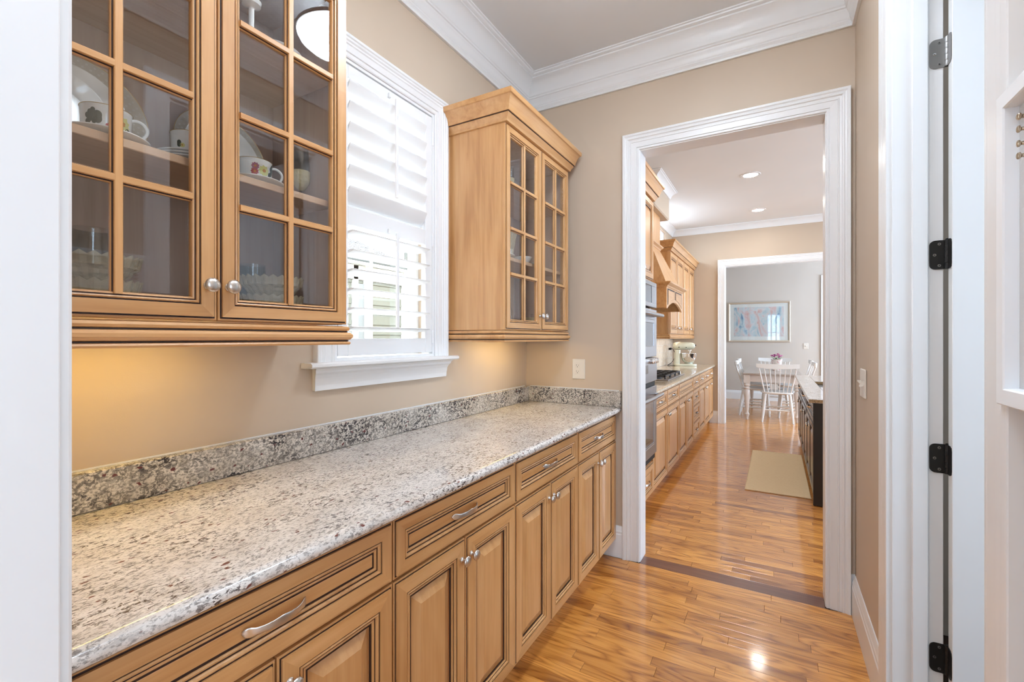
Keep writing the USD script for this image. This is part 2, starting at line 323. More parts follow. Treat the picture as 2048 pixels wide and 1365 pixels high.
mat('cut_glass', {'ge': ('geometry', {}), 'n': ('voronoi_texture', {'scale': 75.0}), 'b': ('bump', {'strength': 0.9, 'distance': 0.004}), 't': ('transparent_bsdf', {'color': (0.90, 0.87, 0.80)}), 'g': ('glossy_bsdf', {'color': (1.0, 0.95, 0.85), 'roughness': 0.12}),
     'd': ('diffuse_bsdf', {'color': (0.90, 0.80, 0.58)}), 'f': ('layer_weight', {'blend': 0.35}), 'mx': ('mix_closure', {}), 'my': ('mix_closure', {'fac': 0.28})},
    [('ge.position', 'n.vector'), ('n.distance', 'b.height'), ('b.normal', 'g.normal'), ('b.normal', 'f.normal'), ('f.facing', 'mx.fac'), ('t.BSDF', 'mx.closure1'), ('g.BSDF', 'mx.closure2'), ('mx.closure', 'my.closure1'), ('d.BSDF', 'my.closure2')], surface='my.closure')
mat('gold_glass', {'ge': ('geometry', {}), 'n': ('voronoi_texture', {'scale': 90.0}), 'b': ('bump', {'strength': 0.8, 'distance': 0.003}), 't': ('transparent_bsdf', {'color': (0.86, 0.80, 0.62)}), 'd': ('principled_bsdf', {'base_color': (0.78, 0.68, 0.44), 'roughness': 0.25}), 'mx': ('mix_closure', {'fac': 0.65})},
    [('ge.position', 'n.vector'), ('n.distance', 'b.height'), ('b.normal', 'd.normal'), ('t.BSDF', 'mx.closure1'), ('d.BSDF', 'mx.closure2')], surface='mx.closure')
def glow(name, color, strength):
    mat(name, {'e': ('emission', {'color': color, 'strength': strength})}, surface='e.emission')
glow('lamp_glass', (0.82, 0.93, 1.06), 29.0)
glow('can_glow', (0.98, 0.95, 0.88), 130.0)
glow('lamp_glass_b', (0.82, 0.93, 1.06), 25.0)
glow('under_glow', (1.0, 0.68, 0.19), 24.0)
glow('kitchen_under_glow', (1.0, 0.84, 0.66), 7.0)
# =================================================================== ROOM SHELL
XR = 1.745          # pantry right wall
ZC = 2.962          # pantry ceiling
ZK = 2.99           # kitchen ceiling
YK = 4.926          # kitchen end wall
YD = 8.15           # dining end wall
def wall_x(x0, x1, y0, y1, z1, holes):      # slab across x with rectangular holes (y0, y1, z0, z1)
    b = MB(); ys = sorted({y0, y1, *[h[0] for h in holes], *[h[1] for h in holes]})
    for a, c in zip(ys, ys[1:]):
        hs = sorted([h for h in holes if h[0] <= a + 1e-6 and h[1] >= c - 1e-6], key=lambda h: h[2]); z = 0.0
        for h in hs:
            if h[2] > z + 1e-6: b.box(x0, x1, a, c, z, h[2])
            z = h[3]
        if z < z1: b.box(x0, x1, a, c, z, z1)
    return b.mesh()
def wall_y(y0, y1, x0, x1, z1, holes):      # slab across y with holes (x0, x1, z0, z1)
    m = wall_x(y0, y1, x0, x1, z1, holes); v = m.vertices[:, [1, 0, 2]]
    return tm(v, m.faces[:, ::-1])
S = dict(kind='structure')
obj('wall_left', wall_x(-0.15, 0, -2.6, YK, 3.1, [(-1.527, -0.945, 1.205, 2.365), (3.3, 4.4, 2.50, 2.86)]), 'wall_paint', **S)
obj('wall_end', wall_y(0, 0.115, 0, 6.4, 3.1, [(0.730, 1.643, 0, 2.386)]), 'wall_paint', **S)
obj('wall_right', wall_x(XR, XR + 0.115, -2.6, -0.0005, 3.1, [(-1.588, -0.784, 0, 2.45)]), 'wall_paint', **S)
obj('wall_near', wall_y(-2.6, -2.47, 0.0005, XR - 0.0005, 3.1, [(0.70, XR - 0.0005, 0, 2.45)]), 'wall_paint', **S)
obj('wall_kitchen_end', wall_y(YK, YK + 0.115, -0.9, 6.4, 3.1, [(0.757, 2.7, 0, 2.380)]), 'wall_paint', **S)
obj('wall_kitchen_right', wall_x(6.4, 6.5, 0, YK + 0.1, 3.1, [(0.9, 4.3, 0.7, 2.5)]), 'wall_paint', **S)
obj('wall_dining_end', wall_y(YD, YD + 0.1, -0.9, 5.0, 3.1, [(2.295, 3.4, 0, 2.43)]), 'wall_paint_dining', **S)
obj('wall_dining_left', wall_x(-1.0, -0.9, YK + 0.115, YD, 3.1, []), 'wall_paint_dining', **S)
obj('wall_dining_right', wall_x(4.9, 5.0, YK + 0.115, YD, 3.1, [(5.4, 7.8, 0.5, 2.5)]), 'wall_paint_dining', **S)
obj('wall_hall_end', wall_y(-6.5, -6.4, -2.5, 4.5, 3.1, [(-1.55, 0.15, 0.5, 2.7), (1.075, 1.675, 0.65, 2.45), (2.15, 4.05, 0.5, 2.7)]), 'wall_paint', **S)
obj('wall_hall_left', wall_x(-2.5, -2.4, -6.4, -2.6, 3.1, [(-5.7, -3.1, 0.5, 2.7)]), 'wall_paint', **S)
obj('wall_hall_right', wall_x(4.4, 4.5, -6.4, -2.6, 3.1, [(-4.4, -2.8, 0.5, 2.7)]), 'wall_paint', **S)
obj('wall_hall_front', MB(box(-2.4, -0.15, -2.6, -2.5, 0, 3.1), box(XR + 0.115, 4.4, -2.6, -2.5, 0, 3.1)), 'wall_paint', **S)
obj('wall_closet', MB(wall_x(3.35, 3.45, -2.5, 0, 3.1, [(-2.36, -1.08, 0.6, 2.6)]), box(XR + 0.116, 3.35, -2.49, -2.39, 0, 3.1)), 'wall_paint', **S)
obj('ceiling', MB(box(-0.15, XR + 0.115, -2.6, 0.0, ZC, ZC + 0.1), box(XR + 0.116, 3.45, -2.5, 0, 2.9, 3.06)), 'ceiling_paint', **S)
obj('ceiling_kitchen', box(-0.15, 6.5, 0.115, YK, ZK, ZK + 0.1), 'ceiling_paint', **S)
obj('ceiling_dining', box(-1.0, 5.0, YK + 0.115, YD + 0.1, ZK, ZK + 0.1), 'ceiling_paint', **S)
obj('ceiling_hall', box(-2.5, 4.5, -6.5, -2.6, ZC, ZC + 0.1), 'ceiling_paint', **S)
obj('door_4', box(2.297, 3.398, YD + 0.03, YD + 0.07, 0.01, 2.428), 'trim_white', **S)

# ---- oak strip floor: every near plank a part
fl = struct('floor')
obj('subfloor', MB(box(-2.5, 6.5, -6.5, YD, -0.08, -0.0035)), 'seam_dark', fl)
PW = 0.0572
def plank_box(x0, x1, y, z=0.0): return cbox(x0 + 0.0005, x1 - 0.0005, y + 0.0004, y + PW - 0.0004, -0.012, z, 0.0009)
def cuts(x0, x1):
    xs = [x0]; x = x0 - R.uniform(0, 0.6)
    while True:
        x += R.uniform(0.28, 0.95)
        if x > x1 - 0.12: break
        if x > x0 + 0.1: xs.append(x)
    return list(zip(xs, xs[1:] + [x1]))
rest = MB()
y = -0.02 - PW
while y > -2.62:
    for a, b in cuts(0.50, XR):
        obj('plank', plank_box(a, b, y), 'oak', fl)
    y -= PW
obj('threshold_plank', cbox(0.746, 1.628, -0.0195, 0.0845, -0.012, 0.0, 0.001), 'threshold_wood', fl, label='dark red-brown cross plank in the doorway')
y = 0.085; row = 0
while y < YD:
    if y < 1.75:
        for a, b in cuts(0.50, 2.15): obj('plank', plank_box(a, b, y), 'oak', fl)
        for a, b in cuts(2.15, 6.4): rest.add(plank_box(a, b, y))
    else:
        for a, b in cuts(0.45 if y < YK else -0.9, 4.9): rest.add(box(a + .0005, b - .0005, y + .0004, y + PW - .0004, -0.012, 0))
    y += PW
y = -2.66
while y > -6.4:
    for a, b in cuts(-2.4, 4.4): rest.add(box(a + .0005, b - .0005, y + .0004, y + PW - .0004, -0.012, 0))
    y -= PW
obj('far_plank', rest, 'oak', fl, kind='stuff')

# ---- crown moulding: profile (offset from wall, z below the ceiling), swept round the pantry
CR = [(0, -0.204), (0.013, -0.204), (0.015, -0.196), (0.013, -0.192), (0.016, -0.186), (0.020, -0.180), (0.020, -0.174), (0.024, -0.168), (0.027, -0.150), (0.034, -0.138),
      (0.036, -0.130), (0.041, -0.127), (0.041, -0.118), (0.045, -0.113), (0.0475, -0.096), (0.053, -0.074), (0.064, -0.052), (0.080, -0.036), (0.093, -0.029), (0.093, -0.021), (0.099, -0.020), (0.107, -0.015), (0.109, -0.008), (0.117, -0.006), (0.118, 0.0), (0, 0)]
def crown_path(corners, dirs, zc, prof):
    return loft([[(px + o * dx, py + o * dy, zc + z) for o, z in prof] for (px, py), (dx, dy) in zip(corners, dirs)], prof)
tr = struct('trim_1')
obj('crown_moulding', crown_path([(0, -2.47), (0, 0), (XR, 0), (XR, -2.47)], [(1, 0), (1, -1), (-1, -1), (-1, 0)], ZC, CR), 'trim_white', tr, smooth=28)
CK = [(0, -0.094), (0.010, -0.094), (0.013, -0.084), (0.016, -0.078), (0.022, -0.060), (0.036, -0.036), (0.056, -0.022), (0.066, -0.018), (0.070, -0.010), (0.078, -0.008), (0.080, 0), (0, 0)]
tr = struct('trim_2')
obj('crown_moulding', crown_path([(0, 0.12), (0, YK), (6.4, YK)], [(1, 0), (1, -1), (0, -1)], ZK, CK), 'trim_white', tr, smooth=28)

# ---- door casings: rings whose foot runs below the floor, profile (distance from the opening edge, depth off the wall)
def casing_y(parent, x0, x1, zt, y, w, depth, sgn=-1, mat_='trim_white', flat=False):
    """Casing on a wall face y = const that looks towards sgn*y: left leg, head, right leg as three mitred pieces."""
    k = w / 0.1
    P = [(0, 0), (0, 0.009), (0.003, 0.012), (0.010 * k, 0.0125), (0.0105 * k, 0.010), (0.014 * k, 0.010), (0.016 * k, 0.0145), (0.046 * k, 0.016), (0.048 * k, 0.0185), (0.052 * k, 0.0185), (0.054 * k, 0.0165), (0.064 * k, 0.018),
         (0.068 * k, 0.0225), (0.073 * k, 0.0235), (0.077 * k, 0.021), (0.083 * k, 0.0225), (0.088 * k, 0.027), (0.098 * k, 0.028), (w, 0.026), (w, 0)]
    P = [(s, d * depth / 0.028) for s, d in P]
    Y = lambda d: y + sgn * d
    obj('casing', loft([[(x0 - s, Y(d), 0.0) for s, d in P], [(x0 - s, Y(d), zt + s) for s, d in P]], P), mat_, parent)
    obj('casing', loft([[(x0 - s, Y(d), zt + s) for s, d in P], [(x1 + s, Y(d), zt + s) for s, d in P]], P), mat_, parent)
    obj('casing', loft([[(x1 + s, Y(d), zt + s) for s, d in P], [(x1 + s, Y(d), 0.0) for s, d in P]], P), mat_, parent)
d1 = struct('door_1')      # cased opening to the kitchen
casing_y(d1, 0.742, 1.632, 2.378, 0.0, 0.095, 0.028)
obj('jamb', MB(cbox(0.7305, 0.746, -0.004, 0.119, 0, 2.385, .001), cbox(1.6285, 1.6425, -0.004, 0.119, 0, 2.385, .001)), 'trim_white', d1)
obj('head_jamb', cbox(0.746, 1.6285, -0.004, 0.119, 2.373, 2.3855, .001), 'trim_white', d1)
casing_y(d1, 0.740, 1.634, 2.380, 0.115, 0.095, 0.022, +1)
d2 = struct('door_2')      # kitchen to dining
casing_y(d2, 0.764, 2.693, 2.379, YK, 0.095, 0.028)
obj('jamb', MB(cbox(0.757, 0.772, YK - 0.004, YK + 0.119, 0, 2.380, .001), cbox(2.685, 2.70, YK - 0.004, YK + 0.119, 0, 2.380, .001)), 'trim_white', d2)
obj('head_jamb', cbox(0.772, 2.685, YK - 0.004, YK + 0.119, 2.367, 2.380, .001), 'trim_white', d2)
casing_y(d2, 0.764, 2.693, 2.379, YK + 0.115, 0.095, 0.022, +1)
d3 = struct('door_3')      # dining, far right
casing_y(d3, 2.30, 3.395, 2.43, YD, 0.095, 0.025)

# ---- door in the right wall, opened into the side room, with its hinges
d5 = struct('door_5')
def casing_x(parent, ya, yb, zt, x, w, depth):
    P = [(0, 0), (0, 0.021), (0.003, 0.0235), (0.012, 0.024), (0.015, 0.0235), (0.05, 0.0245), (0.053, 0.0255), (0.07, 0.0255), (0.076, 0.0265), (0.09, 0.0275), (w - 0.002, 0.0275), (w, 0.025), (w, 0)]
    P = [(s, d * depth / 0.0275) for s, d in P]
    X = lambda d: x - d
    obj('casing', loft([[(X(d), yb + s, 0.0) for s, d in P], [(X(d), yb + s, zt + s) for s, d in P]], P), 'trim_white', parent)
    obj('casing', loft([[(X(d), yb + s, zt + s) for s, d in P], [(X(d), ya - s, zt + s) for s, d in P]], P), 'trim_white', parent)
    obj('casing', loft([[(X(d), ya - s, zt + s) for s, d in P], [(X(d), ya - s, 0.0) for s, d in P]], P), 'trim_white', parent)
casing_x(d5, -1.583, -0.785, 2.44, XR, 0.1, 0.02)
JX0, JX1 = XR - 0.002, 1.866
obj('jamb', cbox(JX0, JX1, -0.790, -0.770, 0, 2.45, .0012), 'trim_white', d5)
obj('jamb', cbox(JX0, JX1, -1.598, -1.578, 0, 2.45, .0012), 'trim_white', d5)
obj('head_jamb', cbox(JX0, JX1, -1.578, -0.790, 2.425, 2.45, .0012), 'trim_white', d5)
obj('door_stop', cbox(1.790, 1.829, -0.801, -0.790, 0, 2.425, .0025), 'trim_white', d5)
obj('door_stop', cbox(1.790, 1.829, -1.578, -1.567, 0, 2.425, .0025), 'trim_white', d5)
dy0, dy1 = -0.832, -0.797
leaf = MB(cbox(1.8755, 2.64, dy0, dy1, 0.012, 2.42, .0015))
obj('door_leaf', leaf, 'trim_white', d5)
for z0, z1 in ((0.14, 0.98), (1.10, 2.28)):
    prof = [(0, dy0), (0.004, dy0 - 0.004), (0.02, dy0 - 0.002), (0.03, dy0), (0.03, dy0 + 0.002), (0, dy0 + 0.002)]
    m = ring((0, 0.50, z0, z1), [(s, -(yy - dy0)) for s, yy in prof]); v = np.array(m.vertices)
    obj('door_panel', tm(np.stack([v[:, 1] + 2.005, dy0 - v[:, 0], v[:, 2]], 1), m.faces), 'trim_white', d5)
for i, zc in enumerate((2.167, 1.549, 0.924, 0.311)):
    mt = 'pewter' if i == 0 else 'black_metal'
    lab = 'pewter-coloured top hinge' if i == 0 else 'black hinge'
    pts = []
    for sz in (-1, 1):
        for a in np.linspace(0, math.pi / 2, 6):
            pts.append((1.833 + 0.0145 - 0.0145 * math.sin(a), zc + sz * (0.0445 - 0.0145 + 0.0145 * math.cos(a))))
    h = [(1.8745, zc - 0.0445)] + pts[:6] + pts[6:][::-1] + [(1.8745, zc + 0.0445)]
    hb = MB(hull([(x, yy, z) for x, z in h for yy in (-0.7925, -0.7895)]))
    h2 = [(dy1 + 0.003, zc - 0.0445), (dy1 + 0.003, zc + 0.0445), (dy0 + 0.014, zc + 0.0445), (dy0 + 0.0045, zc + 0.040), (dy0 + 0.002, zc + 0.030), (dy0 + 0.002, zc - 0.030), (dy0 + 0.0045, zc - 0.040), (dy0 + 0.014, zc - 0.0445)]
    hb.add(hull([(x, yy, z) for yy, z in h2 for x in (1.8735, 1.8760)]))
    hg = obj('hinge', hb, mt, d5, label=lab)
    kn = MB()
    for k in range(5):
        za = zc - 0.0445 + k * 0.0178
        kn.add(lathe([(0, 0), (0.0062, 0), (0.0068, 0.0008), (0.0068, 0.0168), (0.0062, 0.0176), (0, 0.0176)], 16, (1.8735, -0.7955, za)))
    kn.add(lathe([(0, 0), (0.004, 0), (0.0045, 0.003), (0, 0.005)], 12, (1.8735, -0.7955, zc + 0.0445)))
    obj('hinge_knuckle', kn, mt, hg, smooth=40)
    for sx, sz in ((1.856, 0.033), (1.845, 0.0), (1.856, -0.033)):
        obj('screw', lathe([(0.0042, 0), (0.0036, 0.0012), (0.0012, 0.0004), (0, 0.0004)], 12, (sx, -0.7922, zc + sz)) if False else moved(lathe([(0.0044, 0), (0.0040, 0.0009), (0.0020, 0.0010), (0.0015, 0.0002), (0, 0.0002)], 12), (sx, -0.7923, zc + sz), rotx=90), 'chrome' if sz == 0 and i == 0 else 'pewter', hg)

# ---- the near opening the camera stands in: jamb and casing edge
d6 = struct('door_6')
obj('jamb', cbox(0.684, 0.701, -2.606, -2.464, 0, 2.45, .0015), 'trim_white', d6)
P = [(0, 0), (0, 0.012), (0.004, 0.018), (0.03, 0.02), (0.098, 0.022), (0.1, 0.02), (0.1, 0)]
obj('casing', loft([[(0.680 - s, -2.470 + d, 0.0) for s, d in P], [(0.680 - s, -2.470 + d, 2.55) for s, d in P]], P), 'trim_white', d6) if False else None
obj('casing', MB(cbox(0.6585, 0.681, -2.4695, -2.447, 0.0, 2.5, .004)), 'trim_white', d6)
obj('head_jamb', cbox(0.701, XR - 0.001, -2.606, -2.464, 2.43, 2.4495, .0015), 'trim_white', d6)

# ---- baseboards: profile (offset, z)
BB = [(0, 0), (0.016, 0), (0.016, 0.135), (0.013, 0.142), (0.013, 0.152), (0.010, 0.160), (0.006, 0.178), (0.004, 0.184), (0, 0.184)]
def base_y(name, x0, x1, y, sgn=-1):
    obj(name, loft([[(x0, y + sgn * o, z) for o, z in BB], [(x1, y + sgn * o, z) for o, z in BB]], BB), 'trim_white', **S)
def base_x(name, y0, y1, x, sgn):
    obj(name, loft([[(x + sgn * o, y0, z) for o, z in BB], [(x + sgn * o, y1, z) for o, z in BB]], BB), 'trim_white', **S)
base_y('baseboard_end', 0.50, 0.646, 0); base_y('baseboard_end_right', 1.7275, XR, 0)
base_x('baseboard_right', -0.684, -0.017, XR, -1); base_x('baseboard_right_near', -2.46, -1.684, XR, -1)
base_y('baseboard_kitchen', 0.55, 0.668, YK); base_y('baseboard_dining', -0.9, 2.205, YD)

# =================================================================== WINDOW with plantation shutter
w1 = struct('window_1')
Y0, Y1, ZB, ZT = -1.522, -0.949, 1.227, 2.360
CW = [(0, 0.0), (0, 0.010), (0.004, 0.013), (0.014, 0.0135), (0.016, 0.011), (0.020, 0.011), (0.022, 0.0155), (0.046, 0.017), (0.050, 0.020), (0.058, 0.0185), (0.063, 0.0225), (0.070, 0.0235), (0.074, 0.027), (0.084, 0.027), (0.086, 0.024), (0.086, 0)]
rr = (Y0, Y1, 1.2, ZT)
for k in (1, 2, 3):
    def cc(kk, s, x):
        y0, y1, z0, z1 = rr
        return [(x, y0 - s, z0), (x, y1 + s, z0), (x, y1 + s, z1 + s), (x, y0 - s, z1 + s)][kk % 4]
    obj('casing', loft([[cc(k, s, x) for s, x in CW], [cc(k + 1, s, x) for s, x in CW]], CW), 'trim_white', w1)
st = MB(hull([(x, yy, z) for yy in (-1.655, -0.822) for x, z in ((0, 1.188), (0.052, 1.188), (0.060, 1.1935), (0.060, 1.2015), (0.052, 1.207), (0, 1.207))]))
obj('stool', st, 'trim_white', w1)
AP = [(0, 1.106), (0.015, 1.106), (0.016, 1.125), (0.018, 1.135), (0.020, 1.150), (0.026, 1.162), (0.034, 1.170), (0.036, 1.178), (0.046, 1.187), (0, 1.187)]
def end_in(o): return 0.6 * o
obj('apron', loft([[(x, -1.610 - end_in(x - 0.015) if x > 0 else -1.610, z) for x, z in AP], [(x, -0.868 + end_in(x - 0.015) if x > 0 else -0.868, z) for x, z in AP]], AP), 'trim_white', w1)
obj('inner_frame', ring((Y0 + 0.001, Y1 - 0.001, 1.207, ZT - 0.001), [(0, -0.06), (0, 0.006), (0.012, 0.006), (0.012, -0.06)]), 'shutter_white', w1)
# the sash behind the shutter: frame, muntins, panes
sx0, sx1 = -0.125, -0.095
obj('sash', MB(ring((-1.526, -0.946, 1.206, 2.364), [(0, sx0), (0, sx1), (0.04, sx1), (0.045, sx1 - 0.01), (0.045, sx0)]), cbox(sx0, sx1, -1.49, -0.98, 1.765, 1.80)), 'trim_white', w1)
for z0, z1 in ((1.25, 1.765), (1.80, 2.32)):
    for a, b in ((-1.481, -1.24), (-1.231, -0.991)):
        obj('pane', box(-0.112, -0.109, a, b, z0, z1), 'pane_glass', w1)
    obj('muntin', cbox(-0.118, -0.100, -1.24, -1.231, z0, z1), 'trim_white', w1)
shx0, shx1 = -0.024, 0.004
sh = thing('plantation_shutter', 'white plantation shutter panel with wide tilted louvers filling the window', 'shutter')
PY0, PY1 = -1.504, -0.962
obj('stile', cbox(shx0, shx1, PY0, PY0 + 0.047, 1.226, 2.342, .002), 'shutter_white', sh)
obj('stile', cbox(shx0, shx1, PY1 - 0.047, PY1, 1.226, 2.342, .002), 'shutter_white', sh)
LY0, LY1 = PY0 + 0.047, PY1 - 0.047
obj('rail', cbox(shx0, shx1, LY0, LY1, 2.292, 2.342, .002), 'shutter_white', sh)
obj('rail', cbox(shx0, shx1, LY0, LY1, 1.730, 1.800, .002), 'shutter_white', sh)
obj('rail', cbox(shx0, shx1, LY0, LY1, 1.226, 1.292, .002), 'shutter_white', sh)
def louver(zc, ang):
    n = 20; pr = []
    for k in range(n):
        a = 2 * math.pi * k / n; u, v = 0.0445 * math.cos(a), 0.0055 * math.sin(a)
        pr.append((-0.010 + u * math.cos(ang) - v * math.sin(ang), zc + u * math.sin(ang) + v * math.cos(ang)))
    return loft([[(x, LY0 + 0.001, z) for x, z in pr], [(x, LY1 - 0.001, z) for x, z in pr]], pr)
for k in range(6): obj('louver', louver(1.8405 + k * 0.0815, math.radians(56)), 'shutter_white', sh, smooth=40)
for k in range(6): obj('louver', louver(1.329 + k * 0.0738, math.radians(9)), 'shutter_white', sh, smooth=40)
yc = 0.5 * (LY0 + LY1) + 0.008
obj('tilt_rod', cbox(0.030, 0.041, yc - 0.007, yc + 0.007, 1.335, 1.735, .002), 'shutter_white', sh)
obj('tilt_rod', cbox(0.026, 0.037, yc - 0.007, yc + 0.007, 1.885, 2.305, .002), 'shutter_white', sh)
for zc in (1.745, 2.318):
    obj('rod_stop', cbox(0.004, 0.013, yc - 0.026, yc - 0.012, zc - 0.009, zc + 0.009, .002), 'shutter_white', sh)
for zc in (1.30, 1.76, 2.24):
    obj('shutter_hinge', cbox(0.004, 0.009, PY1 - 0.004, PY1 + 0.009, zc - 0.032, zc + 0.032, .002), 'shutter_white', sh)
# transom in the kitchen
w2 = struct('window_2')
obj('sash', ring((3.301, 4.399, 2.501, 2.859), [(0, -0.10), (0, -0.02), (0.03, -0.02), (0.03, -0.10)]), 'trim_white', w2)
obj('pane', box(-0.075, -0.071, 3.331, 4.369, 2.531, 2.829), 'pane_glass', w2)
for yy in (3.66, 4.03): obj('muntin', cbox(-0.085, -0.05, yy - 0.01, yy + 0.01, 2.531, 2.829), 'trim_white', w2)
# windows that light the other rooms
def frame_window(name, axis, c, a0, a1, z0, z1, inward):
    w = struct(name); n = 3
    pr = [(0, -0.03), (0, 0.02), (0.05, 0.02), (0.05, -0.03)]
    m = ring((a0, a1, z0, z1), pr); mm = MB(m)
    for k in range(1, n):
        a = a0 + (a1 - a0) * k / n; mm.cbox(-0.02, 0.015, a - 0.025, a + 0.025, z0 + 0.05, z1 - 0.05)
    mm.cbox(-0.015, 0.012, a0 + 0.05, a1 - 0.05, (z0 + z1) / 2 - 0.02, (z0 + z1) / 2 + 0.02)
    m = mm.mesh(); v = np.array(m.vertices)
    v = np.stack([v[:, 0] * inward + c, v[:, 1], v[:, 2]], 1) if axis == 'x' else np.stack([v[:, 1], v[:, 0] * inward + c, v[:, 2]], 1)
    obj('sash', tm(v, m.faces), 'trim_white', w)
    sh_ = box(-0.06, -0.055, a0 + .002, a1 - .002, z0 + .002, z1 - .002); q = np.array(sh_.vertices)
    q = np.stack([q[:, 0] * inward + c, q[:, 1], q[:, 2]], 1) if axis == 'x' else np.stack([q[:, 1], q[:, 0] * inward + c, q[:, 2]], 1)
    obj('roller_shade', tm(q, sh_.faces), 'trim_white', w)
frame_window('window_3', 'y', -6.36, 1.075, 1.675, 0.65, 2.45, 1)
frame_window('window_7', 'y', -6.36, -1.55, 0.15, 0.5, 2.7, 1)
frame_window('window_8', 'y', -6.36, 2.15, 4.05, 0.5, 2.7, 1)
frame_window('window_10', 'x', 4.36, -4.4, -2.8, 0.5, 2.7, -1)
frame_window('window_9', 'x', 3.30, -2.36, -1.08, 0.6, 2.6, -1)
frame_window('window_4', 'x', -2.36, -5.7, -3.1, 0.5, 2.7, 1)
frame_window('window_5', 'x', 6.36, 0.9, 4.3, 0.7, 2.5, -1)
frame_window('window_6', 'x', 4.86, 5.4, 7.8, 0.5, 2.5, -1)
# =================================================================== PANTRY CABINETRY
def knob_mesh(x, y, z, s=1.0):
    pr = [(0, 0), (0.0085, 0), (0.0088, 0.0015), (0.0072, 0.003), (0.0052, 0.006), (0.0050, 0.011), (0.0062, 0.0135), (0.0105, 0.0155), (0.0142, 0.018), (0.0158, 0.0205), (0.0155, 0.0232), (0.0128, 0.0262), (0.0075, 0.0284), (0, 0.0292)]
    return lathe([(r * s, h * s) for r, h in pr], 28, (x, y, z), 'x')
def pull_mesh(x, y, z, L=0.128, lift=0.024):
    n = 41; secs = []
    pf = []
    for k in range(12):
        a = 2 * math.pi * k / 12; c, s_ = math.cos(a), math.sin(a)
        pf.append((math.copysign(abs(c) ** 0.6, c), math.copysign(abs(s_) ** 0.6, s_)))
    for i in range(n):
        t = -1 + 2 * i / (n - 1); a = abs(t)
        lx = lift * (1 - a ** 2.2) ** 0.85 if a < 1 else 0
        hh = 0.0062 + 0.0030 * math.exp(-(t / 0.28) ** 2) + 0.0032 * math.exp(-((a - 0.86) / 0.12) ** 2)
        for c in (0.36, 0.42, 0.62, 0.67): hh += 0.0007 * math.exp(-((a - c) / 0.018) ** 2)
        if a > 0.93: hh *= math.sqrt(max(0.06, 1 - ((a - 0.93) / 0.07) ** 2))
        secs.append([(x + 0.0022 + lx + 0.0019 * p, y + t * L / 2, z + hh * q) for p, q in pf])
    return loft(secs, pf)
W_ = 0.043
def frame_prof(xf, w, th=0.02):
    return [(0, xf - th), (0, xf - .0062), (.0012, xf - .0048), (.0042, xf - .0048), (.0052, xf - .0064), (.0078, xf - .0064), (.0078, xf), (w, xf), (w, xf - th)]
def strip(s0, s1, x, d=0.003): return [(s0, x - d), (s0, x), (s1, x), (s1, x - d)]
def frame_parts(d, rect, xf, w, ml=('maple_z', 'maple_y'), th=0.02):
    fp = frame_prof(xf, w, th)
    for k in (3, 1): obj('stile', ring_side(rect, k, fp), ml[0], d)
    for k in (0, 2): obj('rail', ring_side(rect, k, fp), ml[1], d)
def panel_door(parent, name, rect, xf, kind='raised', w=W_, knob=None, pull=None, fine=True, ml=('maple_z', 'maple_y'), th=0.02, hw='satin_nickel', glaze='glaze'):
    d = sub(name, parent)
    frame_parts(d, rect, xf, w, ml, th)
    mp = [(w - .001, xf - th), (w - .001, xf - .0055), (w + .003, xf - .0055), (w + .0034, xf - .0022), (w + .0060, xf - .0008), (w + .0090, xf - .0022), (w + .0108, xf - .0050), (w + .0110, xf - .0085), (w + .0135, xf - .0085),
          (w + .0138, xf - .0064), (w + .0170, xf - .0054), (w + .0198, xf - .0080), (w + .0200, xf - .0118), (w + .0240, xf - .0118), (w + .0240, xf - th)]
    obj('moulding', ring(rect, mp), ml[0], d)
    gl = MB(ring(rect, strip(.0044, .0084, xf - .0050)), ring(rect, strip(w - .0014, w + .0033, xf - .0036) if False else strip(w - .0006, w + .0034, xf - .0036)), ring(rect, strip(w + .0104, w + .0140, xf - .0066)), ring(rect, strip(w + .0196, w + .0250, xf - .0096)))
    obj('glaze_line', gl, glaze, d, label='dark glaze in the grooves')
    y0, y1, z0, z1 = rect; a = w + .0235
    if kind == 'raised':
        b = a + 0.033
        pts = [(xf - th + .0005, y, z) for y in (y0 + a, y1 - a) for z in (z0 + a, z1 - a)] + [(xf - .0172, y, z) for y in (y0 + a, y1 - a) for z in (z0 + a, z1 - a)] + [(xf - .0025, y, z) for y in (y0 + b, y1 - b) for z in (z0 + b, z1 - b)]
        obj('panel', hull(pts), ml[0], d)
    else:
        obj('panel', cbox(xf - th + .002, xf - .0085, y0 + a, y1 - a, z0 + a, z1 - a, .002), ml[1], d)
    if knob: obj('knob', knob_mesh(xf - .0002, *knob), hw, d, smooth=40, label='round satin nickel knob')
    if pull: obj('pull', pull_mesh(xf - (.0088 if kind != 'raised' else .0), *pull), hw, d, smooth=40, label='arched satin nickel pull')
    return d
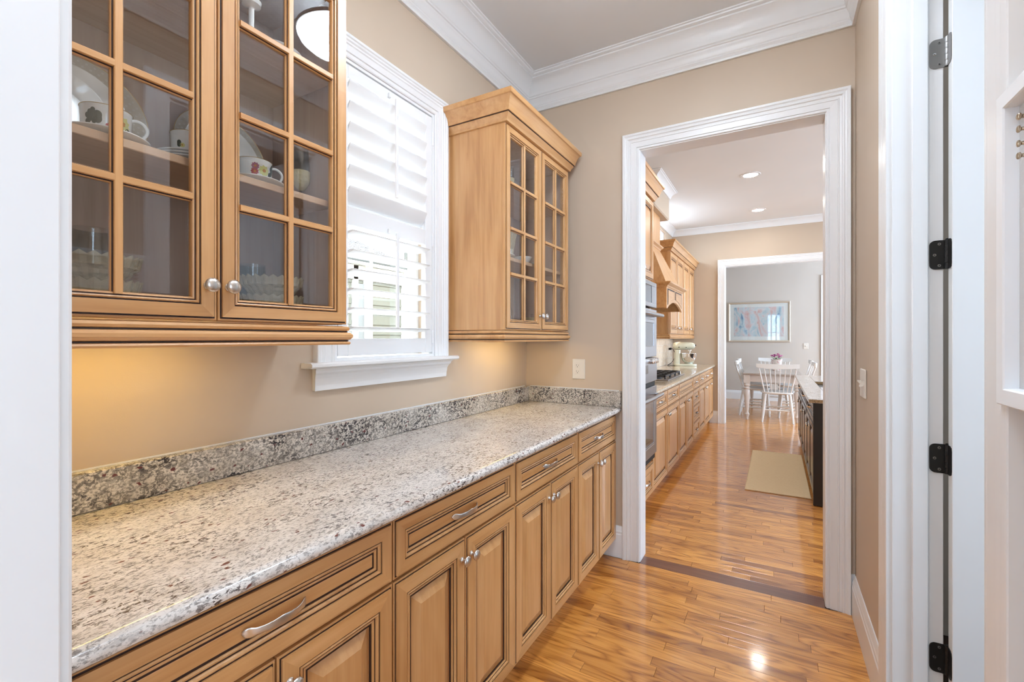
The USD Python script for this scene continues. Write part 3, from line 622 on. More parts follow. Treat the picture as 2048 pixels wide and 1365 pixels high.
def glass_door(parent, rect, xf, knob, cols=2, rows=4, w=0.034):
    d = sub('door', parent); th = 0.02
    frame_parts(d, rect, xf, w, th=th)
    mp = [(w - .001, xf - th), (w - .001, xf - .0052), (w + .0028, xf - .0052), (w + .0032, xf - .0020), (w + .0055, xf - .0008), (w + .0080, xf - .0024), (w + .0086, xf - .0070), (w + .0106, xf - .0070), (w + .0112, xf - .0056), (w + .0145, xf - .0068), (w + .0158, xf - .0110), (w + .0158, xf - th)]
    obj('moulding', ring(rect, mp), 'maple_z', d)
    gl = MB(ring(rect, strip(.0044, .0084, xf - .0050)), ring(rect, strip(w - .0006, w + .0030, xf - .0042)), ring(rect, strip(w + .0084, w + .0109, xf - .0062)))
    y0, y1, z0, z1 = rect; a = w + .0150
    iy0, iy1, iz0, iz1 = y0 + a, y1 - a, z0 + a, z1 - a
    ys = [iy0 + (iy1 - iy0) * k / cols for k in range(cols + 1)]; zs = [iz0 + (iz1 - iz0) * k / rows for k in range(rows + 1)]
    MP = [(-.0105, xf - .0165), (-.0105, xf - .0105), (-.0085, xf - .0080), (-.0070, xf - .0078), (-.0070, xf - .0022), (-.0055, xf - .0008), (.0055, xf - .0008), (.0070, xf - .0022), (.0070, xf - .0078), (.0085, xf - .0080), (.0105, xf - .0105), (.0105, xf - .0165)]
    for yv in ys[1:-1]:
        obj('muntin', loft([[(x, yv + s, iz0 - .004) for s, x in MP], [(x, yv + s, iz1 + .004) for s, x in MP]], MP), 'maple_z', d)
        for sg in (-1, 1): gl.box(xf - .0079, xf - .0068, yv + sg * .0068, yv + sg * .0090, iz0, iz1)
    for zv in zs[1:-1]:
        for ya, yb in zip(ys, ys[1:]):
            obj('muntin', loft([[(x - .0003, ya, zv + s) for s, x in MP], [(x - .0003, yb, zv + s) for s, x in MP]], MP), 'maple_y', d)
            for sg in (-1, 1): gl.box(xf - .0082, xf - .0071, ya, yb, zv + sg * .0068, zv + sg * .0090)
    obj('glaze_line', gl, 'glaze', d, label='dark glaze in the grooves')
    for ya, yb in zip(ys, ys[1:]):
        for za, zb in zip(zs, zs[1:]):
            obj('pane', box(xf - .0155, xf - .0130, ya + .004, yb - .004, za + .004, zb - .004), 'pane_glass', d)
    obj('knob', knob_mesh(xf - .0002, *knob), 'satin_nickel', d, smooth=40, label='round satin nickel knob')
    return d

# ---- wall cabinets with glass doors
CC = [(-.012, 2.296), (.002, 2.296), (.008, 2.298), (.010, 2.303), (.010, 2.306), (.014, 2.314), (.020, 2.322), (.0235, 2.329), (.0235, 2.333), (.030, 2.335), (.033, 2.350), (.039, 2.370), (.048, 2.388), (.053, 2.394), (.058, 2.396), (.060, 2.401), (.060, 2.418), (-.012, 2.418)]
RL = [(-.012, 1.328), (.004, 1.328), (.009, 1.326), (.011, 1.3205), (.009, 1.3150), (.005, 1.3135), (.005, 1.3105), (.012, 1.309), (.0175, 1.303), (.0175, 1.296), (.012, 1.289), (.006, 1.2872), (.006, 1.2845), (.011, 1.283), (.013, 1.279), (.011, 1.2748), (-.012, 1.2742)]
def ends_path(prof, xf, y0, y1, left, right):
    secs = []
    if left: secs.append([(0.001, y0 - o, z) for o, z in prof])
    secs.append([(xf + o, y0 - (o if left else 0), z) for o, z in prof])
    secs.append([(xf + o, y1 + (o if right else 0), z) for o, z in prof])
    if right: secs.append([(0.001, y1 + o, z) for o, z in prof])
    return secs
def gstrip(xf, y0, y1, left, right, off, z0, z1): return loft(ends_path([(off - .004, z0), (off, z0), (off, z1), (off - .004, z1)], xf, y0, y1, left, right), [(off - .004, z0), (off, z0), (off, z1), (off - .004, z1)])
def wall_cabinet(label, y0, y1, seam, left, right):
    c = thing('wall_cabinet', label, 'cabinet')
    xb = 0.3195; z0, z1 = 1.332, 2.305
    obj('side_panel', cbox(0.012, xb, y0, y0 + .018, z0, z1, .001), 'maple_z', c)
    obj('side_panel', cbox(0.012, xb, y1 - .018, y1, z0, z1, .001), 'maple_z', c)
    obj('scribe_strip', cbox(0.0005, 0.0118, y0 - .001, y0 + .018, z0, z1, .002), 'maple_z', c)
    obj('lining', MB(box(.0125, xb - .019, y0 + .0182, y0 + .0192, z0 + .0185, z1 - .02), box(.0125, xb - .019, y1 - .0192, y1 - .0182, z0 + .0185, z1 - .02), box(.002, .012, y0 + .0182, y1 - .0182, z0, z1)), 'maple_inside', c)
    obj('bottom_panel', box(.0125, xb - .019, y0 + .0182, y1 - .0182, z0, z0 + .018), 'maple_shelf', c)
    obj('top_panel', box(.0125, xb - .019, y0 + .0182, y1 - .0182, z1 - .018, z1), 'maple_inside', c)
    for zz in (1.690, 2.052): obj('shelf', cbox(.0125, xb - .020, y0 + .0195, y1 - .0195, zz - .018, zz, .0015), 'maple_shelf', c)
    obj('face_frame', MB(cbox(xb - .0188, xb - .0005, y0 + .0185, y0 + .036, z0, z1, .001), cbox(xb - .0188, xb - .0005, y1 - .036, y1 - .0185, z0, z1, .001), cbox(xb - .0186, xb - .0006, y0 + .036, y1 - .036, z1 - .03, z1, .001), cbox(xb - .0186, xb - .0006, y0 + .036, y1 - .036, z0, z0 + .022, .001)), 'maple_y', c)
    cr = obj('crown', loft(ends_path(CC, 0.3405, y0, y1, left, right), CC), 'maple_y', c, smooth=25)
    obj('glaze_line', MB(gstrip(.3405, y0, y1, left, right, .0265, 2.3312, 2.3345), gstrip(.3405, y0, y1, left, right, .0098, 2.3035, 2.3062)), 'glaze', cr)
    lr = obj('light_rail', loft(ends_path(RL, 0.326, y0, y1, left, right), RL), 'maple_y', c, smooth=25)
    obj('glaze_line', MB(gstrip(.326, y0, y1, left, right, .0072, 1.3108, 1.3134), gstrip(.326, y0, y1, left, right, .0082, 1.2846, 1.2872)), 'glaze', lr)
    glass_door(c, (y0 - .0005, seam - .0012, 1.333, 2.2945), .340, (seam - .0225, 1.409))
    glass_door(c, (seam + .0012, y1 + .0005, 1.333, 2.2945), .340, (seam + .0225, 1.409))
    return c
CA = (-2.4585, -1.746, -2.102); CB = (-.838, -.098, -.464)
wall_cabinet('maple wall cabinet with two glass doors holding floral cups, left of the shuttered window', *CA, False, True)
wall_cabinet('maple wall cabinet with two glass doors right of the shuttered window, its side showing', *CB, True, True)
def under_light(y0, y1, label):
    t = thing('under_cabinet_light', label, 'lamp')
    obj('housing', cbox(.135, .185, y0, y1, 1.312, 1.3315, .002), 'trim_white', t)
    obj('diffuser', box(.140, .180, y0 + .006, y1 - .006, 1.3105, 1.3118), 'under_glow', t)
under_light(-2.43, -2.02, 'slim warm lamp bar under the wall cabinet left of the window')
under_light(-.64, -.24, 'slim warm lamp bar under the wall cabinet right of the window')

# ---- base cabinets
XF = 0.605
def base_unit(label, y0, y1, first=False):
    c = thing('base_cabinet', label, 'cabinet', group=None)
    obj('carcass', MB(box(.004, XF - .0385, y0 + .0006, y1 - .0006, .0995, .853)), 'maple_z', c)
    obj('face_frame', MB(box(XF - .0385, XF - .0215, y0 + .0006, y1 - .0006, .0995, .853)), 'glaze' if False else 'maple_z', c)
    obj('toe_kick', box(.10, .530, y0 + .0006, y1 - .0006, 0.0005, .0993), 'maple_y', c)
    g = .0022; ym = (y0 + y1) / 2
    panel_door(c, 'drawer', (y0 + g, y1 - g, .6935, .8435), XF, kind='flat', w=.036, pull=(ym, .768))
    panel_door(c, 'door', (y0 + g, ym - g, .1035, .6865), XF, knob=(ym - .024, .6285))
    panel_door(c, 'door', (ym + g, y1 - g, .1035, .6865), XF, knob=(ym + .024, .6285))
    return c
UY = (-2.439, -1.829, -1.219, -.6095, -.004)
for k, lab in enumerate(('glazed maple base cabinet nearest the camera, first under the granite counter', 'glazed maple base cabinet with drawer, second from the camera under the granite counter',
                         'glazed maple base cabinet with drawer, third from the camera under the granite counter', 'glazed maple base cabinet with drawer beside the white doorway casing')):
    base_unit(lab, UY[k], UY[k + 1])
# ---- worktop
wt = thing('worktop', 'long speckled cream and grey granite counter with low backsplash in the pantry', 'counter')
NO = [(.0015, .8545), (.600, .8545), (.618, .8545), (.627, .8565), (.6325, .861), (.6345, .868), (.6335, .875), (.629, .881), (.621, .8845), (.612, .8855), (.0015, .8855)]
obj('slab', loft([[(x, -2.4455, z) for x, z in NO], [(x, -.0015, z) for x, z in NO]], NO), 'granite', wt, smooth=30)
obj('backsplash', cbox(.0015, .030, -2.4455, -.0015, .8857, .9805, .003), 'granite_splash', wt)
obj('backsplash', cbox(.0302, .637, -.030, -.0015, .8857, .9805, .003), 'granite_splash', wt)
obj('caulk_line', MB(box(.0012, .004, -2.4455, -.03, .9803, .9845), box(.03, .62, -.004, -.0012, .9803, .9845)), 'trim_white', wt)

# =================================================================== small fittings
def outlet(label, x0, x1, z0, z1):
    t = thing('outlet', label, 'outlet', (0, 0, 0))
    obj('cover_plate', cbox(x0, x1, -.0065, -.0005, z0, z1, .003), 'plate_ivory', t)
    xc, zc = (x0 + x1) / 2 - .006, (z0 + z1) / 2 + .002
    obj('receptacle', cbox(xc - .0165, xc + .0165, -.0080, -.0060, zc - .034, zc + .034, .0012), 'plate_ivory', t)
    for s in (-1, 1):
        z = zc + s * .0185
        obj('slot', MB(box(xc - .0075, xc - .0055, -.0084, -.0078, z, z + .008), box(xc + .0055, xc + .0072, -.0084, -.0078, z, z + .0065), moved(lathe([(0, 0), (.0026, 0), (.0026, .0006), (0, .0006)], 12), (xc, -.0078, z - .0065), rotx=90)), 'slot_dark', t)
outlet('ivory double outlet on the end wall right of the glass cabinet', .325, .409, 1.040, 1.163)
t = thing('light_switch', 'ivory two-toggle switch plate on the right wall beside the door casing', 'switch')
obj('cover_plate', cbox(XR - .0070, XR - .0005, -.318, -.192, 1.042, 1.163, .003), 'plate_ivory', t)
for yy, up in ((-.278, -1), (-.232, 1)):
    obj('toggle', hull([(XR - .007, yy + dy, 1.1025 + dz) for dy in (-.005, .005) for dz in (-.010, .010)] + [(XR - .021, yy + dy, 1.1025 + up * .009 + dz) for dy in (-.0035, .0035) for dz in (-.0035, .0035)]), 'plate_ivory', t)

b = thing('memo_board', 'white framed linen pin board on the right wall at the picture edge', 'pin board')
rect = (-2.36, -1.664, 1.191, 1.668)
FP = [(0, 0), (0, .024), (.002, .026), (.024, .026), (.026, .024), (.027, .010), (.027, 0)]
m = ring((-rect[1], -rect[0], rect[2], rect[3]), FP); v = np.array(m.vertices); v[:, 0] = XR - .0006 - v[:, 0]; v[:, 1] = -v[:, 1]
obj('frame', tm(v, m.faces), 'frame_white', b)
obj('board', box(XR - .0090, XR - .002, rect[0] + .0265, rect[1] - .0265, rect[2] + .0265, rect[3] - .0265), 'board_linen', b)
for k, z in enumerate((1.617, 1.599, 1.578, 1.560)):
    w = ('uppermost', 'second from top', 'third from top', 'lowest')[k]
    p = thing('push_pin', 'brass push pin on the pin board, %s of four' % w, 'push pin', (XR - .0091, -1.716, z), group='brass push pins on the pin board')
    q = moved(lathe([(0, 0), (.0052, 0), (.0055, .001), (.0052, .0018), (.0030, .0028), (.0026, .0060), (.0036, .0072), (.0050, .0080), (.0050, .0098), (.0036, .0110), (0, .0114)], 18), roty=-90, rotz=R.uniform(-6, 6))
    obj('head', q, 'brass_pin', p, smooth=40)

def flush_lamp(label, y, glass):
    lm = thing('ceiling_lamp', label, 'lamp', (1.13, y, 0))
    obj('ceiling_plate', lathe([(0, ZC - .001), (.07, ZC - .001), (.07, ZC - .015), (.03, ZC - .024), (.012, ZC - .03), (.010, 2.735), (0, 2.735)][::-1], 40), 'pewter', lm, smooth=40)
    obj('glass_bowl', lathe([(0, 2.715), (.06, 2.718), (.11, 2.730), (.155, 2.752), (.185, 2.778), (.196, 2.800), (.192, 2.800), (.180, 2.781), (.152, 2.757), (.11, 2.735), (0, 2.721)], 64), glass, lm, smooth=50)
    obj('rim_band', lathe([(.1925, 2.7985), (.200, 2.7965), (.203, 2.800), (.203, 2.812), (.1985, 2.816), (.1925, 2.815)], 64), 'pewter', lm, smooth=40)
    obj('finial', lathe([(0, 2.690), (.010, 2.694), (.014, 2.704), (.010, 2.7135), (0, 2.7135)], 20), 'pewter', lm, smooth=40)
flush_lamp('round frosted glass flush ceiling lamp seen mirrored in the cabinet door', -1.10, 'lamp_glass')
flush_lamp('second round flush ceiling lamp, above the near end of the counter', -2.08, 'lamp_glass_b')
# =================================================================== KITCHEN
# ---- wall soffit (chase) over the hood, with its piece of crown
sf = struct('wall_chase')
obj('plaster', cbox(.0005, .36, 2.10, 2.84, 2.650, ZK - .0005, .012), 'wall_paint', sf)
def cpath(prof, xf, y0, y1): return [[(0.001, y0 - o, ZK - .001 + z) for o, z in prof], [(xf + o, y0 - o, ZK - .001 + z) for o, z in prof], [(xf + o, y1 + o, ZK - .001 + z) for o, z in prof], [(0.001, y1 + o, ZK - .001 + z) for o, z in prof]]
obj('crown_moulding', loft(cpath(CK, .36, 2.10, 2.84), CK), 'trim_white', sf, smooth=28)

# ---- oven tower
oc = thing('oven_cabinet', 'tall maple oven cabinet just inside the kitchen doorway', 'cabinet')
T0, T1, TX = .155, .928, .612
obj('side_panel', cbox(.004, TX - .021, T0, T0 + .019, .10, 2.345, .001), 'maple_z', oc)
obj('side_panel', cbox(.004, TX - .021, T1 - .019, T1, .10, 2.345, .001), 'maple_z', oc)
obj('back_panel', box(.0045, .02, T0 + .02, T1 - .02, .10, 2.345), 'maple_inside', oc)
obj('face_frame', MB(cbox(TX - .040, TX - .0215, T0, T0 + .045, .10, 2.345, .001), cbox(TX - .040, TX - .0215, T1 - .045, T1, .10, 2.345, .001), cbox(TX - .040, TX - .0215, T0 + .045, T1 - .045, 1.712, 1.745, .001), cbox(TX - .040, TX - .0215, T0 + .045, T1 - .045, .335, .375, .001), cbox(TX - .04, TX - .0215, T0 + .045, T1 - .045, 2.32, 2.345, .001)), 'maple_z', oc)
obj('toe_kick', box(.08, .535, T0, T1, .0005, .0995), 'maple_y', oc)
tm_ = (T0 + T1) / 2
panel_door(oc, 'door', (T0 + .002, tm_ - .001, 1.735, 2.335), TX, knob=(tm_ - .03, 1.79))
panel_door(oc, 'door', (tm_ + .001, T1 - .002, 1.735, 2.335), TX, knob=(tm_ + .03, 1.79))
panel_door(oc, 'drawer', (T0 + .002, T1 - .002, .115, .345), TX, kind='flat', pull=(tm_ + .2, .225))
CT = [(o, z + .040) for o, z in CC]
def cab_crown(parent, xf, y0, y1, dz, left=True, right=True):
    pr = [(o * 1.15, z + dz) for o, z in CC]
    c = obj('crown', loft(ends_path(pr, xf, y0, y1, left, right), pr), 'maple_y', parent, smooth=25)
    obj('glaze_line', gstrip(xf, y0, y1, left, right, .0305, 2.3312 + dz, 2.3345 + dz), 'glaze', c)
cab_crown(oc, TX, T0, T1, .045, False, True)
wo = thing('wall_oven', 'stainless double wall oven built into the tall maple cabinet', 'oven')
O0, O1, OX = T0 + .046, T1 - .008, .636
obj('oven_body', box(.05, TX - .041, O0 + .002, O1 - .04, .38, 1.7), 'black_metal', wo)
def oven_door(z0, z1, wz0, wz1, hz):
    d = obj('oven_door', MB(ring((O0, O1, z0, z1), [(0, TX - .0205), (0, OX - .003), (.003, OX), (.075, OX), (.078, OX - .003), (.078, TX - .0205)]), cbox(TX - .02, OX - .0005, O0 + .077, O1 - .077, z0 + .077, wz0, .001), cbox(TX - .02, OX - .0005, O0 + .077, O1 - .077, wz1, z1 - .077, .001)), 'steel', wo)
    obj('window', cbox(TX - .019, OX - .004, O0 + .078, O1 - .078, wz0, wz1, .001), 'oven_glass', d)
    if hz:
        obj('handle', MB(tube([(OX + .044, O0 + .02, hz), (OX + .050, tm_, hz), (OX + .044, O1 - .002, hz)], [.013, .014, .013], 14), tube([(OX - .001, O0 + .06, hz), (OX + .046, O0 + .06, hz)], .010, 10), tube([(OX - .001, O1 - .05, hz), (OX + .046, O1 - .05, hz)], .010, 10)), 'steel', d, smooth=40)
oven_door(1.155, 1.505, 1.205, 1.405, 1.462)
oven_door(.425, .935, .515, .825, .870)
mw = obj('microwave', MB(ring((O0, O1, 1.520, 1.708), [(0, TX - .0205), (0, OX - .003), (.003, OX), (.030, OX), (.033, OX - .003), (.033, TX - .0205)]), cbox(TX - .02, OX - .0008, O1 - .15, O1 - .032, 1.552, 1.676, .001)), 'steel', wo)
obj('window', cbox(TX - .02, OX - .005, O0 + .032, O1 - .15, 1.552, 1.676, .001), 'oven_glass', mw)
cp = obj('control_panel', cbox(TX - .0205, OX + .002, O0, O1, .972, 1.148, .004), 'steel', wo)
obj('display', cbox(OX + .0015, OX + .003, tm_ - .1, tm_ + .1, 1.04, 1.10, .0005), 'oven_glass', cp)
for k in range(4): obj('control_knob', lathe([(.019, 0), (.019, .02), (.015, .024), (0, .024)], 20, (OX + .002, O1 - .05 - .055 * k, 1.125), 'x'), 'chrome', cp, smooth=40)
obj('vent', box(TX - .02, OX - .014, O0, O1, .936, .971), 'rubber_black', wo); obj('vent', box(TX - .02, OX - .014, O0, O1, .382, .4245), 'rubber_black', wo)

# ---- base run
def kitchen_base(label, y0, y1, kind):
    c = thing('base_cabinet', label, 'cabinet')
    obj('carcass', box(.004, XF - .0215, y0 + .0006, y1 - .0006, .0995, .853), 'maple_z', c)
    obj('toe_kick', box(.10, .530, y0 + .0006, y1 - .0006, .0005, .0993), 'maple_y', c)
    g = .0022; ym = (y0 + y1) / 2; top = (.6935, .8435); low = (.1035, .6865)
    if kind == 'two':
        for a, b, s in ((y0, ym, 1), (ym, y1, -1)):
            panel_door(c, 'drawer', (a + g, b - g, *top), XF, kind='flat', w=.036, pull=((a + b) / 2, .768, .10))
            panel_door(c, 'door', (a + g, b - g, *low), XF, knob=(ym - s * .024, .628))
    elif kind == 'sink':
        panel_door(c, 'drawer', (y0 + g, y1 - g, *top), XF, kind='flat', w=.036)
        panel_door(c, 'door', (y0 + g, ym - g, *low), XF, knob=(ym - .024, .628)); panel_door(c, 'door', (ym + g, y1 - g, *low), XF, knob=(ym + .024, .628))
    elif kind == 'stack':
        for a, b in ((.6935, .8435), (.50, .688), (.305, .4945), (.1035, .2995)): panel_door(c, 'drawer', (y0 + g, y1 - g, a, b), XF, kind='flat', w=.036, pull=(ym, (a + b) / 2, .10))
    else:
        panel_door(c, 'drawer', (y0 + g, y1 - g, *top), XF, kind='flat', w=.036, pull=(ym, .768, .10)); panel_door(c, 'door', (y0 + g, y1 - g, *low), XF, knob=(y0 + .03, .628))
kitchen_base('maple kitchen base cabinet with two drawers and two doors beside the ovens', .9305, 2.049, 'two')
kitchen_base('maple kitchen base cabinet with two doors below the gas cooktop', 2.0495, 2.969, 'sink')
kitchen_base('narrow maple kitchen cabinet with a stack of four drawers', 2.9695, 3.453, 'stack')
kitchen_base('maple kitchen base cabinet with two drawers below the stand mixer', 3.4535, 4.499, 'two')
kitchen_base('maple kitchen base cabinet with one door against the far kitchen wall', 4.4995, 4.9225, 'one')
kw = thing('worktop', 'tan granite counter along the kitchen wall beyond the doorway', 'counter')
obj('slab', loft([[(x, .930, z) for x, z in NO], [(x, 4.9235, z) for x, z in NO]], NO), 'granite_kitchen', kw, smooth=30)
bs = thing('backsplash', 'tumbled stone tile backsplash behind the cooktop and mixer', 'backsplash')
tl = MB()
z = .8865; r = 0
while z < 1.57:
    y = .932 - (.05 if r % 2 else 0)
    while y < 4.9:
        a, b_ = max(y, .932) + .0015, min(y + .1, 4.922) - .0015; zt = 1.275 if b_ > 3.0 else 1.575
        if b_ - a > .01 and z + .02 < zt: tl.add(cbox(.0025, .010 + R.uniform(-.0008, .0008), a, b_, z + .0015, min(z + .1, zt) - .0015, .002))
        y += .1
    z += .1; r += 1
obj('tile', tl, 'tile_travertine', bs, kind='stuff'); obj('grout', MB(box(.0006, .0062, .932, 4.922, .8862, 1.274), box(.0006, .0062, .932, 2.99, 1.2742, 1.575)), 'board_linen', bs)

# ---- far wall cabinet
fc = thing('wall_cabinet', 'run of four maple panel-door wall cabinets beyond the range hood', 'cabinet')
F0, F1 = 3.045, 4.922
obj('carcass', cbox(.0105, .2985, F0, F1, 1.338, 2.352, .001), 'maple_z', fc)
obj('face_frame', cbox(.2988, .3125, F0, F1, 1.338, 2.352, .001), 'maple_z', fc)
for k in range(4):
    a = F0 + .002 + k * (F1 - F0 - .002) / 4; b_ = a + (F1 - F0 - .002) / 4 - .003
    panel_door(fc, 'door', (a, b_, 1.342, 2.338), .333, w=.055, knob=((b_ - .03) if k % 2 == 0 else (a + .03), 1.42))
cab_crown(fc, .3335, F0, F1, .047, True, False)
rl2 = [(o, z + .010) for o, z in RL]
obj('light_rail', loft(ends_path(rl2, .318, F0, F1, True, False), rl2), 'maple_y', fc, smooth=25)
t = thing('under_cabinet_light', 'slim warm lamp bar under the far kitchen wall cabinets', 'lamp')
obj('housing', cbox(.135, .185, 3.2, 4.7, 1.320, 1.3375, .002), 'trim_white', t); obj('diffuser', box(.14, .18, 3.21, 4.69, 1.3185, 1.3198), 'kitchen_under_glow', t)

# ---- range hood
hd = thing('range_hood', 'maple range hood with tapered chimney and arched mantle over the cooktop', 'hood')
H0, H1, HX = 1.975, 2.850, .50
zc0, zc1 = 1.585, 1.815
n = 16; arch = []
for k in range(n + 1):
    t_ = k / n; arch.append((H0 + .05 + (H1 - H0 - .1) * t_, zc0 + .075 * math.sin(math.pi * t_) ** .8 + .004))
front = [(H0, zc0), (H0, zc1), (H1, zc1), (H1, zc0)] + arch[::-1]
obj('mantle_front', prism(front, 'x', HX - .02, HX), 'maple_y', hd)
obj('mantle_side', cbox(.012, HX - .0205, H0, H0 + .019, zc0 + .008, zc1, .001), 'maple_y', hd)
obj('mantle_side', cbox(.012, HX - .0205, H1 - .019, H1, zc0 + .008, zc1, .001), 'maple_y', hd)
obj('liner', box(.02, HX - .021, H0 + .02, H1 - .02, 1.70, 1.72), 'steel', hd)
for a, b_ in ((H0 + .05, (H0 + H1) / 2 - .02), ((H0 + H1) / 2 + .02, H1 - .05)):
    zz = lambda yv: zc0 + .035 + .075 * math.sin(math.pi * min(max((yv - H0 - .05) / (H1 - H0 - .1), 0), 1)) ** .8
    ya = np.linspace(a, b_, 9)
    outer = [(a, zc1 - .03), (b_, zc1 - .03)] + [(yv, zz(yv)) for yv in ya[::-1]]
    cen = np.mean(outer, axis=0); inner = [tuple(cen + (np.array(p) - cen) * .86) for p in outer]
    obj('mantle_panel', prism(inner, 'x', HX - .001, HX + .003), 'maple_y', hd)
    obj('glaze_line', prism(outer, 'x', HX - .001, HX + .0012), 'glaze', hd)
CM = [(-.012, 1.797), (.004, 1.797), (.010, 1.803), (.014, 1.812), (.030, 1.822), (.044, 1.834), (.046, 1.845), (-.012, 1.845)]
obj('cornice', loft(ends_path(CM, HX, H0, H1, True, True), CM), 'maple_y', hd, smooth=25)
obj('canopy', hull([(.012, H0 + .02, 1.8455), (HX - .01, H0 + .02, 1.8455), (HX - .01, H1 - .02, 1.8455), (.012, H1 - .02, 1.8455), (.012, 2.19, 2.27), (.30, 2.19, 2.27), (.30, 2.63, 2.27), (.012, 2.63, 2.27)]), 'maple_z', hd)
CN = [(-.01, 2.2705), (.004, 2.2705), (.012, 2.285), (.03, 2.30), (.034, 2.312), (-.01, 2.312)]
obj('neck_moulding', loft(ends_path(CN, .30, 2.19, 2.63, True, True), CN), 'maple_y', hd)
obj('chimney', cbox(.012, .30, 2.19, 2.63, 2.3125, 2.6495, .003), 'maple_z', hd)

# ---- gas cooktop
ck = thing('gas_cooktop', 'steel gas cooktop with black iron grates on the tan granite', 'cooktop')
obj('tray', cbox(.09, .545, 1.84, 2.735, .8863, .897, .004), 'steel', ck)
for y0 in (1.865, 2.13, 2.395):
    g = MB(); y1 = y0 + .25
    for x in (.12, .50): g.cbox(x, x + .012, y0, y1, .918, .934, .002)
    for yy in (y0, y1 - .012): g.cbox(.12, .512, yy, yy + .012, .918, .934, .002)
    for x in (.20, .27, .34, .42): g.cbox(x, x + .009, y0 + .012, y1 - .012, .922, .934, .001)
    g.cbox(.13, .50, (y0 + y1) / 2 - .005, (y0 + y1) / 2 + .005, .921, .933, .001)
    for x in (.12, .50):
        for yy in (y0, y1 - .012): g.cbox(x, x + .012, yy, yy + .012, .8972, .919, .001)
    obj('grate', g, 'cast_iron', ck)
    for x in (.20, .41): obj('burner', lathe([(.045, .8972), (.045, .905), (.03, .908), (.03, .914), (0, .915)], 20, (x, (y0 + y1) / 2, 0)), 'cast_iron', ck, smooth=40)
for k in range(5): obj('control_knob', lathe([(.020, .8972), (.018, .918), (.015, .925), (0, .926)], 18, (.15 + .085 * k, 2.695, 0)), 'chrome', ck, smooth=40)

# ---- stand mixer
mx = thing('stand_mixer', 'pale cream stand mixer with shiny bowl at the far counter end', 'mixer', (.10, 4.36, .8862), 12)
def slab(pts, z0, z1, c=.006): return hull([(x, y, z) for x, y in pts for z in (z0 + c, z1 - c)] + [(x * .985 + .002, y * .94, z) for x, y in pts for z in (z0, z1)])
ov = lambda x0, x1, w, n=14: [((x0 + x1) / 2 + (x1 - x0) / 2 * math.copysign(abs(math.cos(a)) ** .55, math.cos(a)), w * math.copysign(abs(math.sin(a)) ** .55, math.sin(a))) for a in np.linspace(0, 2 * math.pi, 2 * n, endpoint=False)]
obj('base', MB(slab(ov(.02, .345, .085), 0, .030), hull([(x, y, z) for x, y in ov(.035, .115, .05) for z in (.025, .15)] + [(x, y, .235) for x, y in ov(.045, .125, .042)])), 'mixer_cream', mx, smooth=40)
hp = [(0.0, .02), (.012, .045), (.04, .058), (.10, .061), (.18, .060), (.25, .055), (.29, .045), (.305, .028), (.308, .010)]
hv = loft([[(x + .015, r_ * 1.0 * math.cos(a), .292 + r_ * .92 * math.sin(a)) for a in np.linspace(0, 2 * math.pi, 24, endpoint=False)] for x, r_ in hp], [(math.cos(a), math.sin(a)) for a in np.linspace(0, 2 * math.pi, 24, endpoint=False)])
obj('head', hv, 'mixer_cream', mx, smooth=50)
obj('trim_band', loft([[(x + .015, (r_ + .0012) * math.cos(a), .292 + (r_ + .0012) * .92 * math.sin(a)) for a in (-.35, -.17, 0)] + [(x + .015, (r_ - .004) * math.cos(a), .292 + (r_ - .004) * .92 * math.sin(a)) for a in (0, -.17, -.35)] for x, r_ in hp[1:-2]], [(1, -.35), (1, -.17), (1, 0), (.9, 0), (.9, -.17), (.9, -.35)]), 'chrome', mx)
obj('lock_knob', MB(lathe([(.010, 0), (.010, .012), (0, .014)], 14, (.322, 0, .300), 'x'), moved(lathe([(.007, 0), (.007, .01), (0, .011)], 14), (.10, -.058, .272), rotx=90), moved(lathe([(.006, 0), (.006, .01), (0, .011)], 14), (.20, -.057, .27), rotx=90)), 'rubber_black', mx, smooth=40)
obj('attachment_hub', lathe([(.024, 0), (.024, .010), (.018, .014), (0, .014)], 20, (.250, 0, .222)), 'chrome', mx, smooth=40)
obj('beater_shaft', tube([(.250, 0, .225), (.250, 0, .13)], .008, 10), 'chrome', mx, smooth=40)
obj('bowl', lathe([(0, .036), (.05, .038), (.075, .055), (.096, .09), (.106, .13), (.109, .175), (.112, .180), (.112, .183), (.106, .183), (.104, .178), (.100, .13), (.09, .09), (.07, .062), (0, .046)], 40, (.235, 0, 0)), 'chrome', mx, smooth=40)
obj('bowl_foot', lathe([(.058, .030), (.055, .036), (.045, .040), (0, .040)], 30, (.235, 0, 0)), 'mixer_cream', mx, smooth=40)
cd = thing('power_cord', 'dark power cord looping from the wall plug to the stand mixer', 'cord')
cp_ = np.array([(.022, 4.62, 1.125), (.05, 4.60, 1.14), (.10, 4.54, 1.10), (.12, 4.50, 1.02), (.09, 4.42, .93), (.05, 4.34, .8935), (.09, 4.30, .8925), (.13, 4.27, .8925), (.16, 4.262, .8925), (.115, 4.283, .8925)])
tt = np.linspace(0, len(cp_) - 1, 60)
from scipy.interpolate import CubicSpline
obj('cable', tube(CubicSpline(np.arange(len(cp_)), cp_)(tt), .0042, 8), 'rubber_black', cd, smooth=50)
obj('plug', cbox(.0105, .05, 4.605, 4.638, 1.11, 1.142, .004), 'rubber_black', cd)

